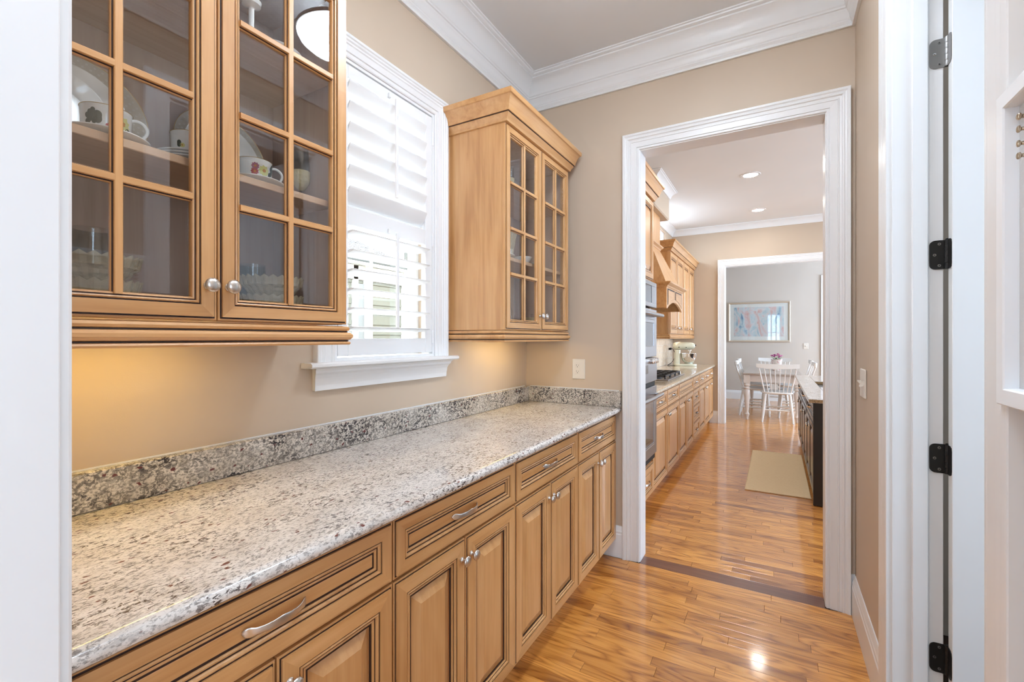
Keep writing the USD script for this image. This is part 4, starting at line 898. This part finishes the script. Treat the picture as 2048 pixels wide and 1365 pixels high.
# ---- recessed lights
for k, (x, y, w) in enumerate(((1.20, 2.70, 'nearer the doorway'), (1.225, 4.22, 'near the far kitchen wall'), (1.20, 1.15, 'hidden above the doorway head'), (3.0, 1.15, 'right of the island, nearest'), (3.0, 2.70, 'right of the island, middle'), (3.0, 4.22, 'right of the island, farthest'))):
    t = thing('recessed_light', 'round recessed ceiling light, lit, ' + w, 'lamp', (x, y, ZK - .001))
    obj('trim_ring', lathe([(.068, 0), (.068, -.003), (.073, -.006), (.092, -.0045), (.096, 0)][::-1], 48), 'trim_white', t, smooth=40)
    obj('lens', lathe([(0, -.0022), (.0675, -.0022), (.0675, -.0008), (0, -.0008)], 40), 'can_glow', t)

# ---- island
il = thing('island', 'black kitchen island with granite top and fitted drawers and doors', 'island', (2.62, 2.60, 0), 180)
IF = .945
obj('body', cbox(.02, IF - .0215, -1.60, 1.036, .07, .7965, .002), 'island_black', il)
obj('plinth', box(.06, IF - .045, -1.55, 1.0, .0005, .0695), 'island_black', il)
obj('end_panel', cbox(.02, IF - .0, 1.0365, 1.056, .004, .7965, .002), 'island_black', il)
iy = [-1.55, -.70, .165, 1.034]
for a, b_ in zip(iy, iy[1:]):
    ym = (a + b_) / 2
    panel_door(il, 'drawer', (a + .003, b_ - .003, .635, .785), IF, kind='flat', w=.036, pull=(ym, .71), ml=('island_bronze', 'island_bronze'), hw='chrome', glaze='island_black')
    for c_, e, kx in ((a, ym, ym - .03), (ym, b_, ym + .03)):
        panel_door(il, 'door', (c_ + .003, e - .003, .075, .628), IF, w=.05, knob=(kx, .55), ml=('island_bronze', 'island_bronze'), hw='chrome', glaze='island_black')
it = thing('worktop', 'granite top of the black island with sink cut-out', 'counter')
X0, X1, Y0_, Y1_ = 1.640, 2.70, 1.505, 4.15
SX0, SX1, SY0, SY1 = 1.790, 2.25, 2.56, 3.24
NI = [(0, .797), (.006, .7975), (.012, .803), (.013, .811), (.011, .819), (.004, .8255), (0, .826)]
for a in ((X0, SX0, Y0_, Y1_), (SX1, X1, Y0_, Y1_), (SX0, SX1, Y0_, SY0), (SX0, SX1, SY1, Y1_)): pass
obj('slab', MB(cbox(X0, SX0, Y0_, Y1_, .797, .826, .004), box(SX0, SX1, Y0_ + .003, SY0, .7972, .8258), box(SX0, SX1, SY1, Y1_ - .003, .7972, .8258), cbox(SX1, X1, Y0_, Y1_, .797, .826, .004)), 'granite', it)
obj('edge', MB(box(X0 + .004, X1 - .004, Y0_ - .0008, Y0_ + .002, .800, .823), box(SX0, SX1, SY1 - .0008, SY1 + .001, .7972, .8215)), 'granite_brown', it)
sk = thing('sink', 'brown composite sink set into the island granite', 'sink')
obj('basin', MB(box(SX0 - .004, SX1 + .004, SY0 - .004, SY1 + .004, .60, .612), box(SX0 - .012, SX0 - .002, SY0 - .004, SY1 + .004, .6125, .7962), box(SX1 + .002, SX1 + .012, SY0 - .004, SY1 + .004, .6125, .7962), box(SX0 - .002, SX1 + .002, SY0 - .012, SY0 - .002, .6125, .7962), box(SX0 - .002, SX1 + .002, SY1 + .002, SY1 + .012, .6125, .7962)), 'granite_brown', sk)
rg = thing('rug', 'tan woven jute mat on the oak floor beside the black island', 'rug')
rv = []
obj('weave', cbox(1.20, 1.672, 1.715, 3.262, .0004, .009, .003), 'rug_jute', rg)
obj('binding', ring((-.0, .0, 0, 0), [(0, 0), (0, .001), (.001, .001)]) if False else MB(cbox(1.198, 1.6742, 1.709, 1.716, .0004, .0098, .003), cbox(1.198, 1.6742, 3.261, 3.268, .0004, .0098, .003), cbox(1.196, 1.2005, 1.716, 3.261, .0004, .0098, .002)), 'rug_jute', rg)

# =================================================================== DINING ROOM
dt = thing('dining_table', 'cream dining table with turned legs and grey-brown top', 'table', (1.375, 6.42, 0))
TWX, TWY = .40, .96
obj('tabletop', cbox(-TWX, TWX, -TWY, TWY, .714, .742, .006), 'table_cream', dt, label='grey-brown stained top') if False else obj('tabletop', cbox(-TWX, TWX, -TWY, TWY, .714, .742, .006), 'table_top', dt, label='grey-brown stained top')
obj('apron', MB(cbox(-TWX + .07, TWX - .07, -TWY + .05, -TWY + .07, .60, .7135, .002), cbox(-TWX + .07, TWX - .07, TWY - .07, TWY - .05, .60, .7135, .002), cbox(-TWX + .05, -TWX + .07, -TWY + .07, TWY - .07, .60, .7135, .002), cbox(TWX - .07, TWX - .05, -TWY + .07, TWY - .07, .60, .7135, .002)), 'table_cream', dt)
LEG = [(0, 0), (.016, 0), (.022, .012), (.020, .03), (.030, .065), (.036, .085), (.030, .098), (.024, .108), (.022, .125), (.030, .24), (.041, .36), (.046, .42), (.040, .465), (.032, .478), (.042, .488), (.046, .50), (.040, .512), (.034, .52), (.046, .535), (.050, .55), (.044, .565), (.045, .575)]
for sx in (-1, 1):
    for sy in (-1, 1):
        x, yv = sx * (TWX - .06), sy * (TWY - .06)
        obj('leg', MB(lathe(LEG, 28, (x, yv, 0)), cbox(x - .045, x + .045, yv - .045, yv + .045, .575, .7135, .004)), 'table_cream', dt, smooth=35)

def make_chair(label, loc, rz):
    c = thing('dining_chair', label, 'chair', loc, rz)      # local: faces +y, back at -y
    n = 36; sp = []
    for k in range(n):
        a = 2 * math.pi * k / n; cx_, cy_ = math.cos(a), math.sin(a)
        sp.append((.235 * math.copysign(abs(cx_) ** .62, cx_), .215 * math.copysign(abs(cy_) ** .62, cy_)))
    sp = [(x * (1.0 if y > 0 else .93), y) for x, y in sp]
    obj('seat', loft([[(x * .93, y * .93, .432) for x, y in sp], [(x, y, .442) for x, y in sp], [(x, y, .456) for x, y in sp], [(x * .965, y * .965, .464) for x, y in sp]], sp), 'chair_white', c, smooth=40)
    for sx in (-1, 1):
        for sy, fx, fy in ((-1, .205, -.235), (1, .215, .205)):
            obj('leg', tube([(sx * (fx - .045), fy * .78, .434), (sx * (fx - .022), fy * .9, .21), (sx * fx, fy, 0)], [.017, .021, .013], 12), 'chair_white', c, smooth=40)
    obj('stretcher', tube([(-.19, -.212, .19), (0, -.212, .19), (.19, -.212, .19)], [.009, .013, .009], 10), 'chair_white', c, smooth=40)
    obj('stretcher', tube([(-.198, .188, .19), (0, .188, .19), (.198, .188, .19)], [.009, .013, .009], 10), 'chair_white', c, smooth=40)
    for sx in (-1, 1): obj('stretcher', tube([(sx * .192, -.21, .14), (sx * .197, 0, .14), (sx * .202, .186, .14)], [.009, .013, .009], 10), 'chair_white', c, smooth=40)
    crest = []
    for k in range(17):
        t_ = -1 + k / 8; x = .285 * t_; yb = -.275 - .035 * (1 - t_ * t_); zt = .895 + .006 * (t_ * t_)
        hh = .070 - .012 * abs(t_) ** 3
        crest.append([(x, yb - .010, zt - hh), (x, yb + .010, zt - hh), (x, yb + .006, zt), (x, yb - .014, zt)])
    obj('crest_rail', loft(crest, [(-.01, -.07), (.01, -.07), (.006, 0), (-.014, 0)]), 'chair_white', c)
    for k in range(8):
        t_ = -1 + 2 * k / 7; x0, x1 = .175 * t_, .245 * t_
        yb = -.275 - .035 * (1 - (x1 / .285) ** 2)
        r_ = .0095 if k in (0, 7) else .0068
        obj('spindle', tube([(x0, -.175 - .012 * (1 - t_ * t_), .460), ((x0 + x1) / 2, (yb - .18) / 2 - .0, .64), (x1, yb, .832)], [r_, r_ * 1.15, r_ * .8], 8), 'chair_white', c, smooth=50)
    return c
ch = make_chair('white spindle-back dining chair at the near table end, back to camera', (1.455, 5.60, 0), 0)
for lab, loc, rz in (('white spindle-back chair at the far table end behind the flower pot', (1.42, 7.42, 0), 180), ('nearer white spindle-back chair on the left side of the table', (1.14, 6.10, 0), -90), ('farther white spindle-back chair on the left side of the table', (1.13, 6.88, 0), -90),
                     ('nearer white spindle-back chair on the right side of the table', (1.68, 6.10, 0), 90), ('farther white spindle-back chair on the right side of the table', (1.68, 6.88, 0), 90)):
    dup(ch, loc, rz, label=lab)
fp = thing('flower_pot', 'pink patterned pot of pink flowers standing on the dining table', 'flower pot', (1.445, 6.25, .7425))
mat('pot_pattern', {'g': ('geometry', {}), 'v': ('voronoi_texture', {'scale': 38.0}), 'r': ('rgb_ramp', {'ramp': [(0.25, (0.70, 0.34, 0.36)), (0.42, (0.82, 0.76, 0.72))]}), 'p': ('principled_bsdf', {'roughness': 0.3})}, [('g.position', 'v.vector'), ('v.distance', 'r.fac'), ('r.color', 'p.base_color')])
obj('pot', lathe([(0, 0), (.060, 0), (.064, .004), (.083, .185), (.086, .190), (.086, .196), (.080, .196), (.075, .17), (0, .16)], 36), 'pot_pattern', fp, smooth=40)
lf = MB(); rn = random.Random(3)
for k in range(26):
    a = rn.uniform(0, 6.28); e = rn.uniform(.1, .9)
    lf.add(moved(hull([(0, 0, 0), (.02, .011, .004), (.02, -.011, .004), (.045, 0, 0), (.02, 0, .008)]), (.045 * math.cos(a) * e, .045 * math.sin(a) * e, .17 + .02 * rn.random()), rotz=math.degrees(a), roty=-rn.uniform(10, 50)))
obj('foliage', lf, 'leaf_green', fp)
for k in range(11):
    a = k * 2.4; rad = .018 + .07 * math.sqrt(k / 11); z = .225 + .045 * (1 - rad / .09) + rn.uniform(-.01, .01)
    m_ = MB(tube([(rad * .6 * math.cos(a), rad * .6 * math.sin(a), .16), (rad * math.cos(a), rad * math.sin(a), z)], .002, 6))
    pf = MB()
    for j in range(6):
        pf.add(moved(hull([(0, 0, 0), (.014, .010, .006), (.014, -.010, .006), (.027, .006, .010), (.027, -.006, .010), (.014, 0, .0)]), (rad * math.cos(a), rad * math.sin(a), z), rotz=60 * j + 13 * k, roty=rn.uniform(-45, -10)))
    fl_ = obj('flower', pf, 'petal_magenta' if k % 3 == 1 else 'petal_pink', fp)
    obj('stem', m_, 'leaf_green', fl_)

# ---- picture and switch on the dining wall
mat('abstract_art', {'g': ('geometry', {}), 'm': ('mapping', {'scale': (5.0, 1.0, 2.6)}), 'n': ('noise_texture', {'scale': 1.0, 'detail': 6.0, 'roughness': 0.62, 'distortion': 1.6}),
     'r': ('rgb_ramp', {'ramp': [(0.28, (0.10, 0.20, 0.42)), (0.36, (0.30, 0.46, 0.60)), (0.43, (0.56, 0.68, 0.72)), (0.50, (0.72, 0.72, 0.74)), (0.56, (0.74, 0.60, 0.60)), (0.63, (0.74, 0.44, 0.42)), (0.72, (0.78, 0.72, 0.50))]}),
     'p': ('principled_bsdf', {'roughness': 0.6})}, [('g.position', 'm.vector'), ('m.vector', 'n.vector'), ('n.fac', 'r.fac'), ('r.color', 'p.base_color')])
pc = thing('picture', 'framed pastel abstract painting on the far dining room wall', 'picture')
m = ring((.557, 1.690, 1.212, 2.040), [(0, 0), (0, .026), (.008, .030), (.024, .024), (.034, .016), (.036, 0)]); v = np.array(m.vertices)
obj('frame', tm(np.stack([v[:, 1], YD - .001 - v[:, 0], v[:, 2]], 1), m.faces[:, ::-1] if False else m.faces), 'frame_champagne', pc)
obj('mount', box(.592, 1.655, YD - .010, YD - .003, 1.247, 2.005), 'mat_white', pc)
obj('painting', box(.665, 1.575, YD - .0118, YD - .0102, 1.325, 1.935), 'abstract_art', pc)
obj('glass', box(.592, 1.655, YD - .0152, YD - .0135, 1.247, 2.005), 'pane_glass', pc)
t = thing('light_switch', 'white switch plate on the dining wall right of the painting', 'switch')
obj('cover_plate', cbox(1.915, 1.998, YD - .0065, YD - .0005, 1.072, 1.192, .003), 'plate_ivory', t)
obj('toggle', cbox(1.948, 1.962, YD - .018, YD - .006, 1.122, 1.142, .002), 'plate_ivory', t)

# =================================================================== OUTSIDE the pantry window
obj('lawn', box(-30, -1.1, -30, 40, -.4, -.3), 'lawn', kind='structure')
hs = thing('neighbouring_wing', 'house wing with grey-green siding and shingle roof seen through the shutter', 'building')
z = -.2
while z < 2.26:
    obj('siding_board', hull([(-4.62, yv, z) for yv in (.6, 3.70)] + [(-4.598, yv, z) for yv in (.6, 3.70)] + [(-4.612, yv, z + .178) for yv in (.6, 3.70)] + [(-4.62, yv, z + .178) for yv in (.6, 3.70)]), 'house_siding', hs); z += .172
obj('wall_core', box(-8.0, -4.621, .6, 5.2, -.3, 2.6), 'house_dark', hs)
for a, b_, x in ((2.555, 2.655, -4.56), (2.79, 2.90, -4.55), (3.70, 3.80, -4.53), (4.115, 4.40, -4.52)): obj('corner_board', cbox(-4.62, x, a, b_, -.25, 2.56, .004), 'house_trim', hs)
obj('window_pane', box(-4.60, -4.575, 2.656, 2.789, .6, 2.2), 'house_glass', hs)
obj('reveal', box(-4.62, -4.60, 3.801, 3.876, -.2, 2.9), 'house_dark', hs)
obj('infill_panel', box(-4.62, -4.585, 3.877, 4.114, -.2, 3.2), 'house_panel', hs)
obj('frieze_board', cbox(-4.62, -4.56, .6, 3.699, 2.262, 2.50, .004), 'house_trim', hs)
obj('gutter', MB(cbox(-4.50, -4.38, .5, 3.70, 2.54, 2.62, .02)), 'house_glass', hs)
obj('soffit', box(-4.56, -4.40, .5, 3.699, 2.505, 2.535), 'house_trim', hs)
shg = MB(); ns = 14
for k in range(ns):
    x0 = -4.40 - k * .14; z0 = 2.605 + k * .062; y = .5 - (.1 if k % 2 else 0)
    while y < 3.70:
        a, b_ = max(y, .5) + .004, min(y + .28 + .06 * math.sin(k * 3 + y * 7), 3.70) - .004
        if b_ > a: shg.add(hull([(x0 + .02, a, z0 + .012), (x0 + .02, b_, z0 + .012), (x0 + .02, a, z0), (x0 + .02, b_, z0), (x0 - .16, a, z0 + .068), (x0 - .16, b_, z0 + .068), (x0 - .16, a, z0 + .078), (x0 - .16, b_, z0 + .078)]))
        y += .29
mat('shingle', {'g': ('geometry', {}), 'n': ('noise_texture', {'scale': 25.0, 'detail': 3.0}), 'r': ('rgb_ramp', {'ramp': [(0.3, (0.05, 0.05, 0.053)), (0.7, (0.13, 0.13, 0.135))]}), 'p': ('principled_bsdf', {'roughness': 0.9})}, [('g.position', 'n.vector'), ('n.fac', 'r.fac'), ('r.color', 'p.base_color')])
obj('shingle', shg, 'shingle', hs, kind='stuff')
# =================================================================== CHINA AND GLASS in the wall cabinets
def plate(label, x, y, z, r, tilt, face=0, rim=True, group=None):
    """Plate standing on edge, leaning back against the cabinet back; faces +x."""
    t = thing('plate', label, 'plate', (x, y, z))
    pr = [(0, .002), (r * .60, .002), (r * .66, .006), (r * .98, .018), (r, .019), (r, .0215), (r * .97, .021), (r * .66, .009), (r * .60, .005), (0, .005)]
    up = lambda m: moved(m, (0, 0, r * math.cos(math.radians(tilt))), roty=90 - tilt)
    obj('dish', up(lathe(pr, 64)), 'porcelain', t, smooth=35)
    if rim:
        obj('rim_band', up(lathe([(r * .975, .0214), (r * .99, .0222), (r * .72, .0122), (r * .71, .0112)][::-1], 64)), 'porcelain_rim', t, smooth=40, label='patterned grey-beige rim band')
        dots = MB()
        for row, n in ((.78, 40), (.85, 44), (.92, 48)):
            for k in range(n):
                a = 2 * math.pi * (k + (row > .8) * .5 + (row > .9) * .5) / n
                zz = .0128 + (row - .72) / .265 * .0098
                dots.add(moved(lathe([(.0022, 0), (.0022, .0003), (.0014, .0003), (.0014, 0)][::-1], 6), (r * row * math.cos(a), r * row * math.sin(a), zz)))
        obj('dot_pattern', up(dots.mesh()), 'porcelain', t, kind='stuff')
        obj('gold_edge', up(MB(lathe([(r * .984, .0216), (r * 1.002, .0224), (r * 1.002, .0206)], 64), lathe([(r * .70, .0106), (r * .71, .0122), (r * .72, .0124)], 64)).mesh()), 'gold_line', t)
    return t
def petal_patch(r_at, a0, z0, size, n, depth, lift=.0006):
    """A flower- or leaf-shaped patch of glaze lying on the wall of a cup."""
    pts = [(a0, z0)]; m = 30
    for k in range(m):
        th = 2 * math.pi * k / m; rr = size * (1 - depth * (.5 + .5 * math.cos(n * th)))
        pts.append((a0 + rr * math.cos(th) / .041, z0 + rr * math.sin(th)))
    v = [((r_at(z) + lift) * math.cos(a), (r_at(z) + lift) * math.sin(a), z) for a, z in pts]
    v2 = [((r_at(z) + lift * .2) * math.cos(a), (r_at(z) + lift * .2) * math.sin(a), z) for a, z in pts]
    f = [(0, 1 + k, 1 + (k + 1) % m) for k in range(m)]
    f2 = [(m + 1, m + 2 + (k + 1) % m, m + 2 + k) for k in range(m)]
    e = []
    for k in range(m):
        a, b = 1 + k, 1 + (k + 1) % m; e += [(a, a + m + 1, b + m + 1), (a, b + m + 1, b)]
    return tm(v + v2, f + f2 + e)
plain('flower_yellow', (0.72, 0.70, 0.28), 0.35); plain('flower_red', (0.50, 0.10, 0.10), 0.35); plain('flower_plum', (0.38, 0.14, 0.20), 0.35); plain('leaf_dark', (0.055, 0.07, 0.055), 0.35); plain('centre_orange', (0.60, 0.26, 0.06), 0.35)
def cup(label, x, y, z, deco, hang):
    t = thing('teacup', label, 'teacup', (x, y, z))
    r_at = lambda q: np.interp(q, [0, .006, .02, .06], [.030, .036, .0400, .0418])
    obj('bowl', lathe([(0, .002), (.024, 0), (.028, 0), (.030, .003), (.036, .009), (.0400, .022), (.0418, .060), (.0422, .0615), (.0405, .0615), (.0385, .024), (.033, .011), (0, .008)], 48), 'porcelain', t, smooth=40)
    a = math.radians(hang); c, s = math.cos(a), math.sin(a)
    hp_ = [(.038, .050), (.052, .053), (.063, .045), (.066, .033), (.060, .021), (.050, .015), (.037, .016)]
    cs = CubicSpline(np.arange(7), np.array(hp_))(np.linspace(0, 6, 26))
    obj('handle', tube([(q * c, q * s, w) for q, w in cs], .0033, 10), 'porcelain', t, smooth=50)
    for kind, a0, zz, size in deco:
        a0 = math.radians(a0)
        if kind == 'leaf': obj('leaf_print', petal_patch(r_at, a0, zz, size, 2, .45), 'leaf_dark', t)
        elif kind == 'twig':
            m_ = MB()
            for da, z1, w in ((0, 0, .012), (.12, .006, .012), (.24, .012, .010)): m_.add(petal_patch(r_at, a0 + da, zz + z1, w, 2, .93))
            obj('twig_print', m_, 'leaf_dark', t)
        else:
            obj('flower_print', petal_patch(r_at, a0, zz, size, 9, .28), {'yellow': 'flower_yellow', 'red': 'flower_red', 'plum': 'flower_plum'}[kind], t)
            obj('flower_centre', petal_patch(r_at, a0, zz, size * .32, 5, .2, .0011), 'centre_orange', t)
    obj('gold_edge', lathe([(.0423, .0606), (.0427, .0616), (.0403, .0622), (.0404, .0614)], 40), 'gold_line', t)
def saucer(label, x, y, z, r=.072, group=None):
    t = obj('saucer', lathe([(0, 0), (.036, 0), (.038, .003), (r * .97, .012), (r, .0135), (r, .015), (r * .96, .0142), (.038, .0062), (0, .0055)], 56), 'porcelain', None, smooth=35, label=label, cat='saucer', group=group)
    UsdGeom.Xformable(t).AddTranslateOp().Set(Gf.Vec3d(x, y, z)); return t
S1, S2, S0 = 1.6905, 2.0525, 1.3505
# left cabinet, left door, middle shelf
plate('large plate with dotted rim leaning behind the leftmost teacup', .055, -2.252, S1, .122, 14)
plate('middle-sized plain white plate leaning before the leftmost dotted plate', .105, -2.285, S1, .098, 14, rim=False)
plate('smallest white plate leaning behind the leftmost teacup', .145, -2.315, S1, .078, 14, rim=False)
saucer('white saucer below the leftmost floral teacup', .228, -2.262, S1)
cup('floral teacup with dark leaf and yellow flower, leftmost in the left cabinet', .228, -2.262, S1 + .0062, [('twig', -62, .030, .01), ('leaf', -38, .034, .0125), ('leaf', -46, .026, .006), ('yellow', 18, .032, .017), ('red', -14, .020, .006), ('leaf', 34, .018, .009)], 62)
for k, w in enumerate(('lowest', 'middle', 'topmost')): saucer('white saucer, %s of the stack under the middle floral teacup' % w, .215, -2.098, S1 + .0065 * k)
cup('floral teacup with twig decoration standing on the stacked saucers', .215, -2.098, S1 + .0196, [('leaf', -60, .030, .008), ('yellow', -50, .026, .006), ('twig', -25, .032, .01), ('leaf', 12, .034, .009)], 100)
# left cabinet, right door
plate('large plate with dotted rim leaning behind the rightmost floral teacup', .055, -1.952, S1, .122, 14)
plate('plain white plate leaning before the right-hand dotted plate', .105, -1.975, S1, .098, 14, rim=False)
saucer('white saucer below the rightmost floral teacup', .225, -1.952, S1)
cup('floral teacup with red and yellow flowers, rightmost in the left cabinet', .225, -1.952, S1 + .0062, [('plum', -28, .040, .010), ('red', -30, .026, .010), ('yellow', 2, .032, .015), ('leaf', 26, .024, .008), ('twig', 34, .036, .01)], 66)
def goblet(label, x, y, z, h=.165, r=.0255):
    t = thing('goblet', label, 'goblet', (x, y, z))
    obj('foot', lathe([(0, 0), (.026, 0), (.027, .0015), (.025, .003), (.007, .008), (.0042, .014), (.004, h * .24), (0, h * .24)], 32), 'clear_glass', t, smooth=40)
    obj('bowl', lathe([(.004, h * .24), (.012, h * .27), (r * .92, h * .38), (r, h * .50), (r * .98, h * .58), (r * .92, h * .58), (r * .93, h * .50), (r * .8, h * .39), (.009, h * .29), (0, h * .28)], 32), 'gold_glass', t, smooth=40, label='gold-tinted cut lower bowl')
    obj('rim', lathe([(r * .98, h * .582), (r * .80, h), (r * .77, h), (r * .95, h * .582)], 32), 'clear_glass', t, smooth=40)
goblet('gold-tinted glass goblet on the middle shelf of the left cabinet', .20, -1.797, S1)
# left cabinet top shelf
t = thing('candlestick', 'white column candlestick on the top shelf of the left cabinet', 'candlestick', (.235, -1.966, S2))
obj('base', lathe([(0, 0), (.030, 0), (.030, .006), (.018, .012), (.009, .02), (0, .02)], 24), 'porcelain', t, smooth=40)
obj('column', lathe([(.0068, .0205), (.0068, .098), (.009, .102), (.022, .108), (.024, .118), (0, .118)], 24), 'porcelain', t, smooth=40)
def bowl_plain(label, x, y, z, r, h, m='porcelain'):
    o = obj('serving_bowl', lathe([(0, .001), (r * .45, 0), (r * .48, .003), (r * .8, h * .45), (r, h * .96), (r, h), (r * .97, h), (r * .76, h * .48), (r * .42, .008), (0, .008)], 48), m, None, smooth=40, label=label, cat='bowl')
    UsdGeom.Xformable(o).AddTranslateOp().Set(Gf.Vec3d(x, y, z))
bowl_plain('white porcelain bowl on the top shelf of the left cabinet', .195, -1.878, S2, .075, .040)
# left cabinet floor
def cut_bowl(label, x, y, z, r=.083, h=.060):
    n, prof = 96, [(r * .42, 0), (r * .50, .004), (r * .74, h * .35), (r * .80, h * .5), (r * .93, h * .62), (r, h), (r * .955, h), (r * .89, h * .64), (r * .75, h * .5), (r * .70, h * .38), (r * .40, .009)]
    secs = []
    for k in range(n):
        a = 2 * math.pi * k / n; w = 1 + .020 * math.cos(24 * a)
        secs.append([(q * w * math.cos(a), q * w * math.sin(a), zz + (.0035 * math.cos(24 * a) if zz > h * .9 else 0)) for q, zz in prof])
    m_ = loft(secs, prof, closed=True)
    b_ = lathe([(0, .002), (r * .415, .001), (r * .41, .008), (0, .008)], 32)
    o = obj('glass_bowl', MB(m_, b_), 'cut_glass', None, label=label, cat='bowl'); UsdGeom.Xformable(o).AddTranslateOp().Set(Gf.Vec3d(x, y, z))
cut_bowl('cut-glass bowl, lower of the pair at the left of the left cabinet', .185, -2.272, S0); cut_bowl('cut-glass bowl, upper of the pair at the left of the left cabinet', .185, -2.272, S0 + .052)
cut_bowl('cut-glass bowl, lower of the pair behind the left cabinet right door', .175, -1.872, S0); cut_bowl('cut-glass bowl, upper of the pair behind the left cabinet right door', .175, -1.872, S0 + .052)
def tumbler(label, x, y, z, r=.034, h=.13):
    o = obj('tumbler', lathe([(0, 0), (r * .72, 0), (r * .75, .003), (r * 1.0, h * .55), (r * .94, h), (r * .91, h), (r * .96, h * .55), (r * .70, .010), (0, .010)], 36), 'clear_glass', None, smooth=40, label=label, cat='glass'); UsdGeom.Xformable(o).AddTranslateOp().Set(Gf.Vec3d(x, y, z))
tumbler('clear glass tumbler behind the leftmost cut-glass bowls', .075, -2.235, S0, .04, .19); tumbler('clear glass tumbler behind the right-hand cut-glass bowls', .070, -1.865, S0, .036, .16)
for k in range(4):
    o = obj('dinner_plate', lathe([(0, 0), (.048, 0), (.051, .003), (.079, .010), (.081, .0115), (.079, .0125), (.050, .0058), (0, .0052)], 56), 'porcelain', None, smooth=35, label='white plate, %s of four stacked on the left cabinet floor' % ('lowest', 'second from below', 'third from below', 'topmost')[k], cat='plate')
    UsdGeom.Xformable(o).AddTranslateOp().Set(Gf.Vec3d(.185, -2.150 + .045, S0 + .0062 * k)) if False else UsdGeom.Xformable(o).AddTranslateOp().Set(Gf.Vec3d(.205, -2.100, S0 + .0062 * k))
# right cabinet
goblet('gold-tinted goblet nearest the window on the right cabinet top shelf', .20, -.735, S2, .15, .023); goblet('second gold-tinted goblet on the right cabinet top shelf', .20, -.56, S2, .15, .023)
bowl_plain('small dark bowl at the right end of the right cabinet top shelf', .20, -.20, S2, .05, .04, 'pewter')
plate('dotted-rim plate leaning on the right cabinet middle shelf', .06, -.70, S1, .122, 14)
saucer('white saucer under the teacup in the right cabinet', .235, -.715, S1)
cup('white teacup with dark leaf in the right cabinet', .235, -.715, S1 + .0062, [('leaf', -40, .034, .009), ('twig', -20, .03, .01)], 70)
t = obj('glass_vase', lathe([(0, 0), (.034, 0), (.036, .004), (.026, .03), (.034, .09), (.046, .15), (.050, .165), (.047, .165), (.031, .09), (.022, .03), (.02, .01), (0, .01)], 36), 'cut_glass', None, smooth=40, label='tall clear cut-glass vase on the right cabinet middle shelf', cat='vase')
UsdGeom.Xformable(t).AddTranslateOp().Set(Gf.Vec3d(.17, -.53, S1))
bowl_plain('small white dish before the glass vase in the right cabinet', .245, -.50, S1, .05, .035); bowl_plain('tiny white dish at the middle of the right cabinet shelf', .255, -.37, S1, .032, .022)
def bottle(label, x, y, z, r=.024, h=.17):
    t = thing('decanter', label, 'decanter', (x, y, z))
    obj('body', lathe([(0, 0), (r * .95, 0), (r, .004), (r, h * .55), (r * .5, h * .70), (r * .36, h * .85), (r * .5, h * .88), (r * .3, h * .88), (0, h * .86)], 28), 'clear_glass', t, smooth=40)
    obj('stopper', lathe([(r * .25, h * .885), (r * .3, h * .90), (r * .5, h * .94), (r * .4, h * .985), (0, h)], 20), 'clear_glass', t, smooth=40)
bottle('clear glass decanter left of the right cabinet muntin', .20, -.665, S0); bottle('clear glass decanter right of the right cabinet muntin', .20, -.575, S0, .024, .155)
o = obj('figurine', lathe([(0, 0), (.016, 0), (.012, .012), (.008, .03), (.012, .042), (.006, .055), (0, .056)], 18), 'rubber_black', None, smooth=40, label='small dark figurine on the right cabinet floor', cat='figurine'); UsdGeom.Xformable(o).AddTranslateOp().Set(Gf.Vec3d(.24, -.50, S0))
o = obj('glass_bowl', lathe([(0, 0), (.03, 0), (.032, .005), (.055, .06), (.052, .06), (.028, .010), (0, .009)], 32), 'gold_glass', None, smooth=40, label='gold-tinted bowl on the right cabinet floor', cat='bowl'); UsdGeom.Xformable(o).AddTranslateOp().Set(Gf.Vec3d(.20, -.315, S0))
t = thing('candelabra', 'small silver candelabra at the right end of the right cabinet floor', 'candelabra', (.22, -.195, S0))
obj('stand', MB(lathe([(0, 0), (.026, 0), (.024, .006), (.006, .014), (.005, .05), (.010, .056), (.010, .070), (0, .070)], 20)), 'pewter', t, smooth=40)
for s in (-1, 1): obj('arm', MB(tube([(0, 0, .032), (0, s * .02, .026), (0, s * .03, .036)], .003, 8), lathe([(0, .036), (.008, .037), (.010, .050), (0, .050)], 14, (0, s * .03, 0))), 'pewter', t, smooth=40)
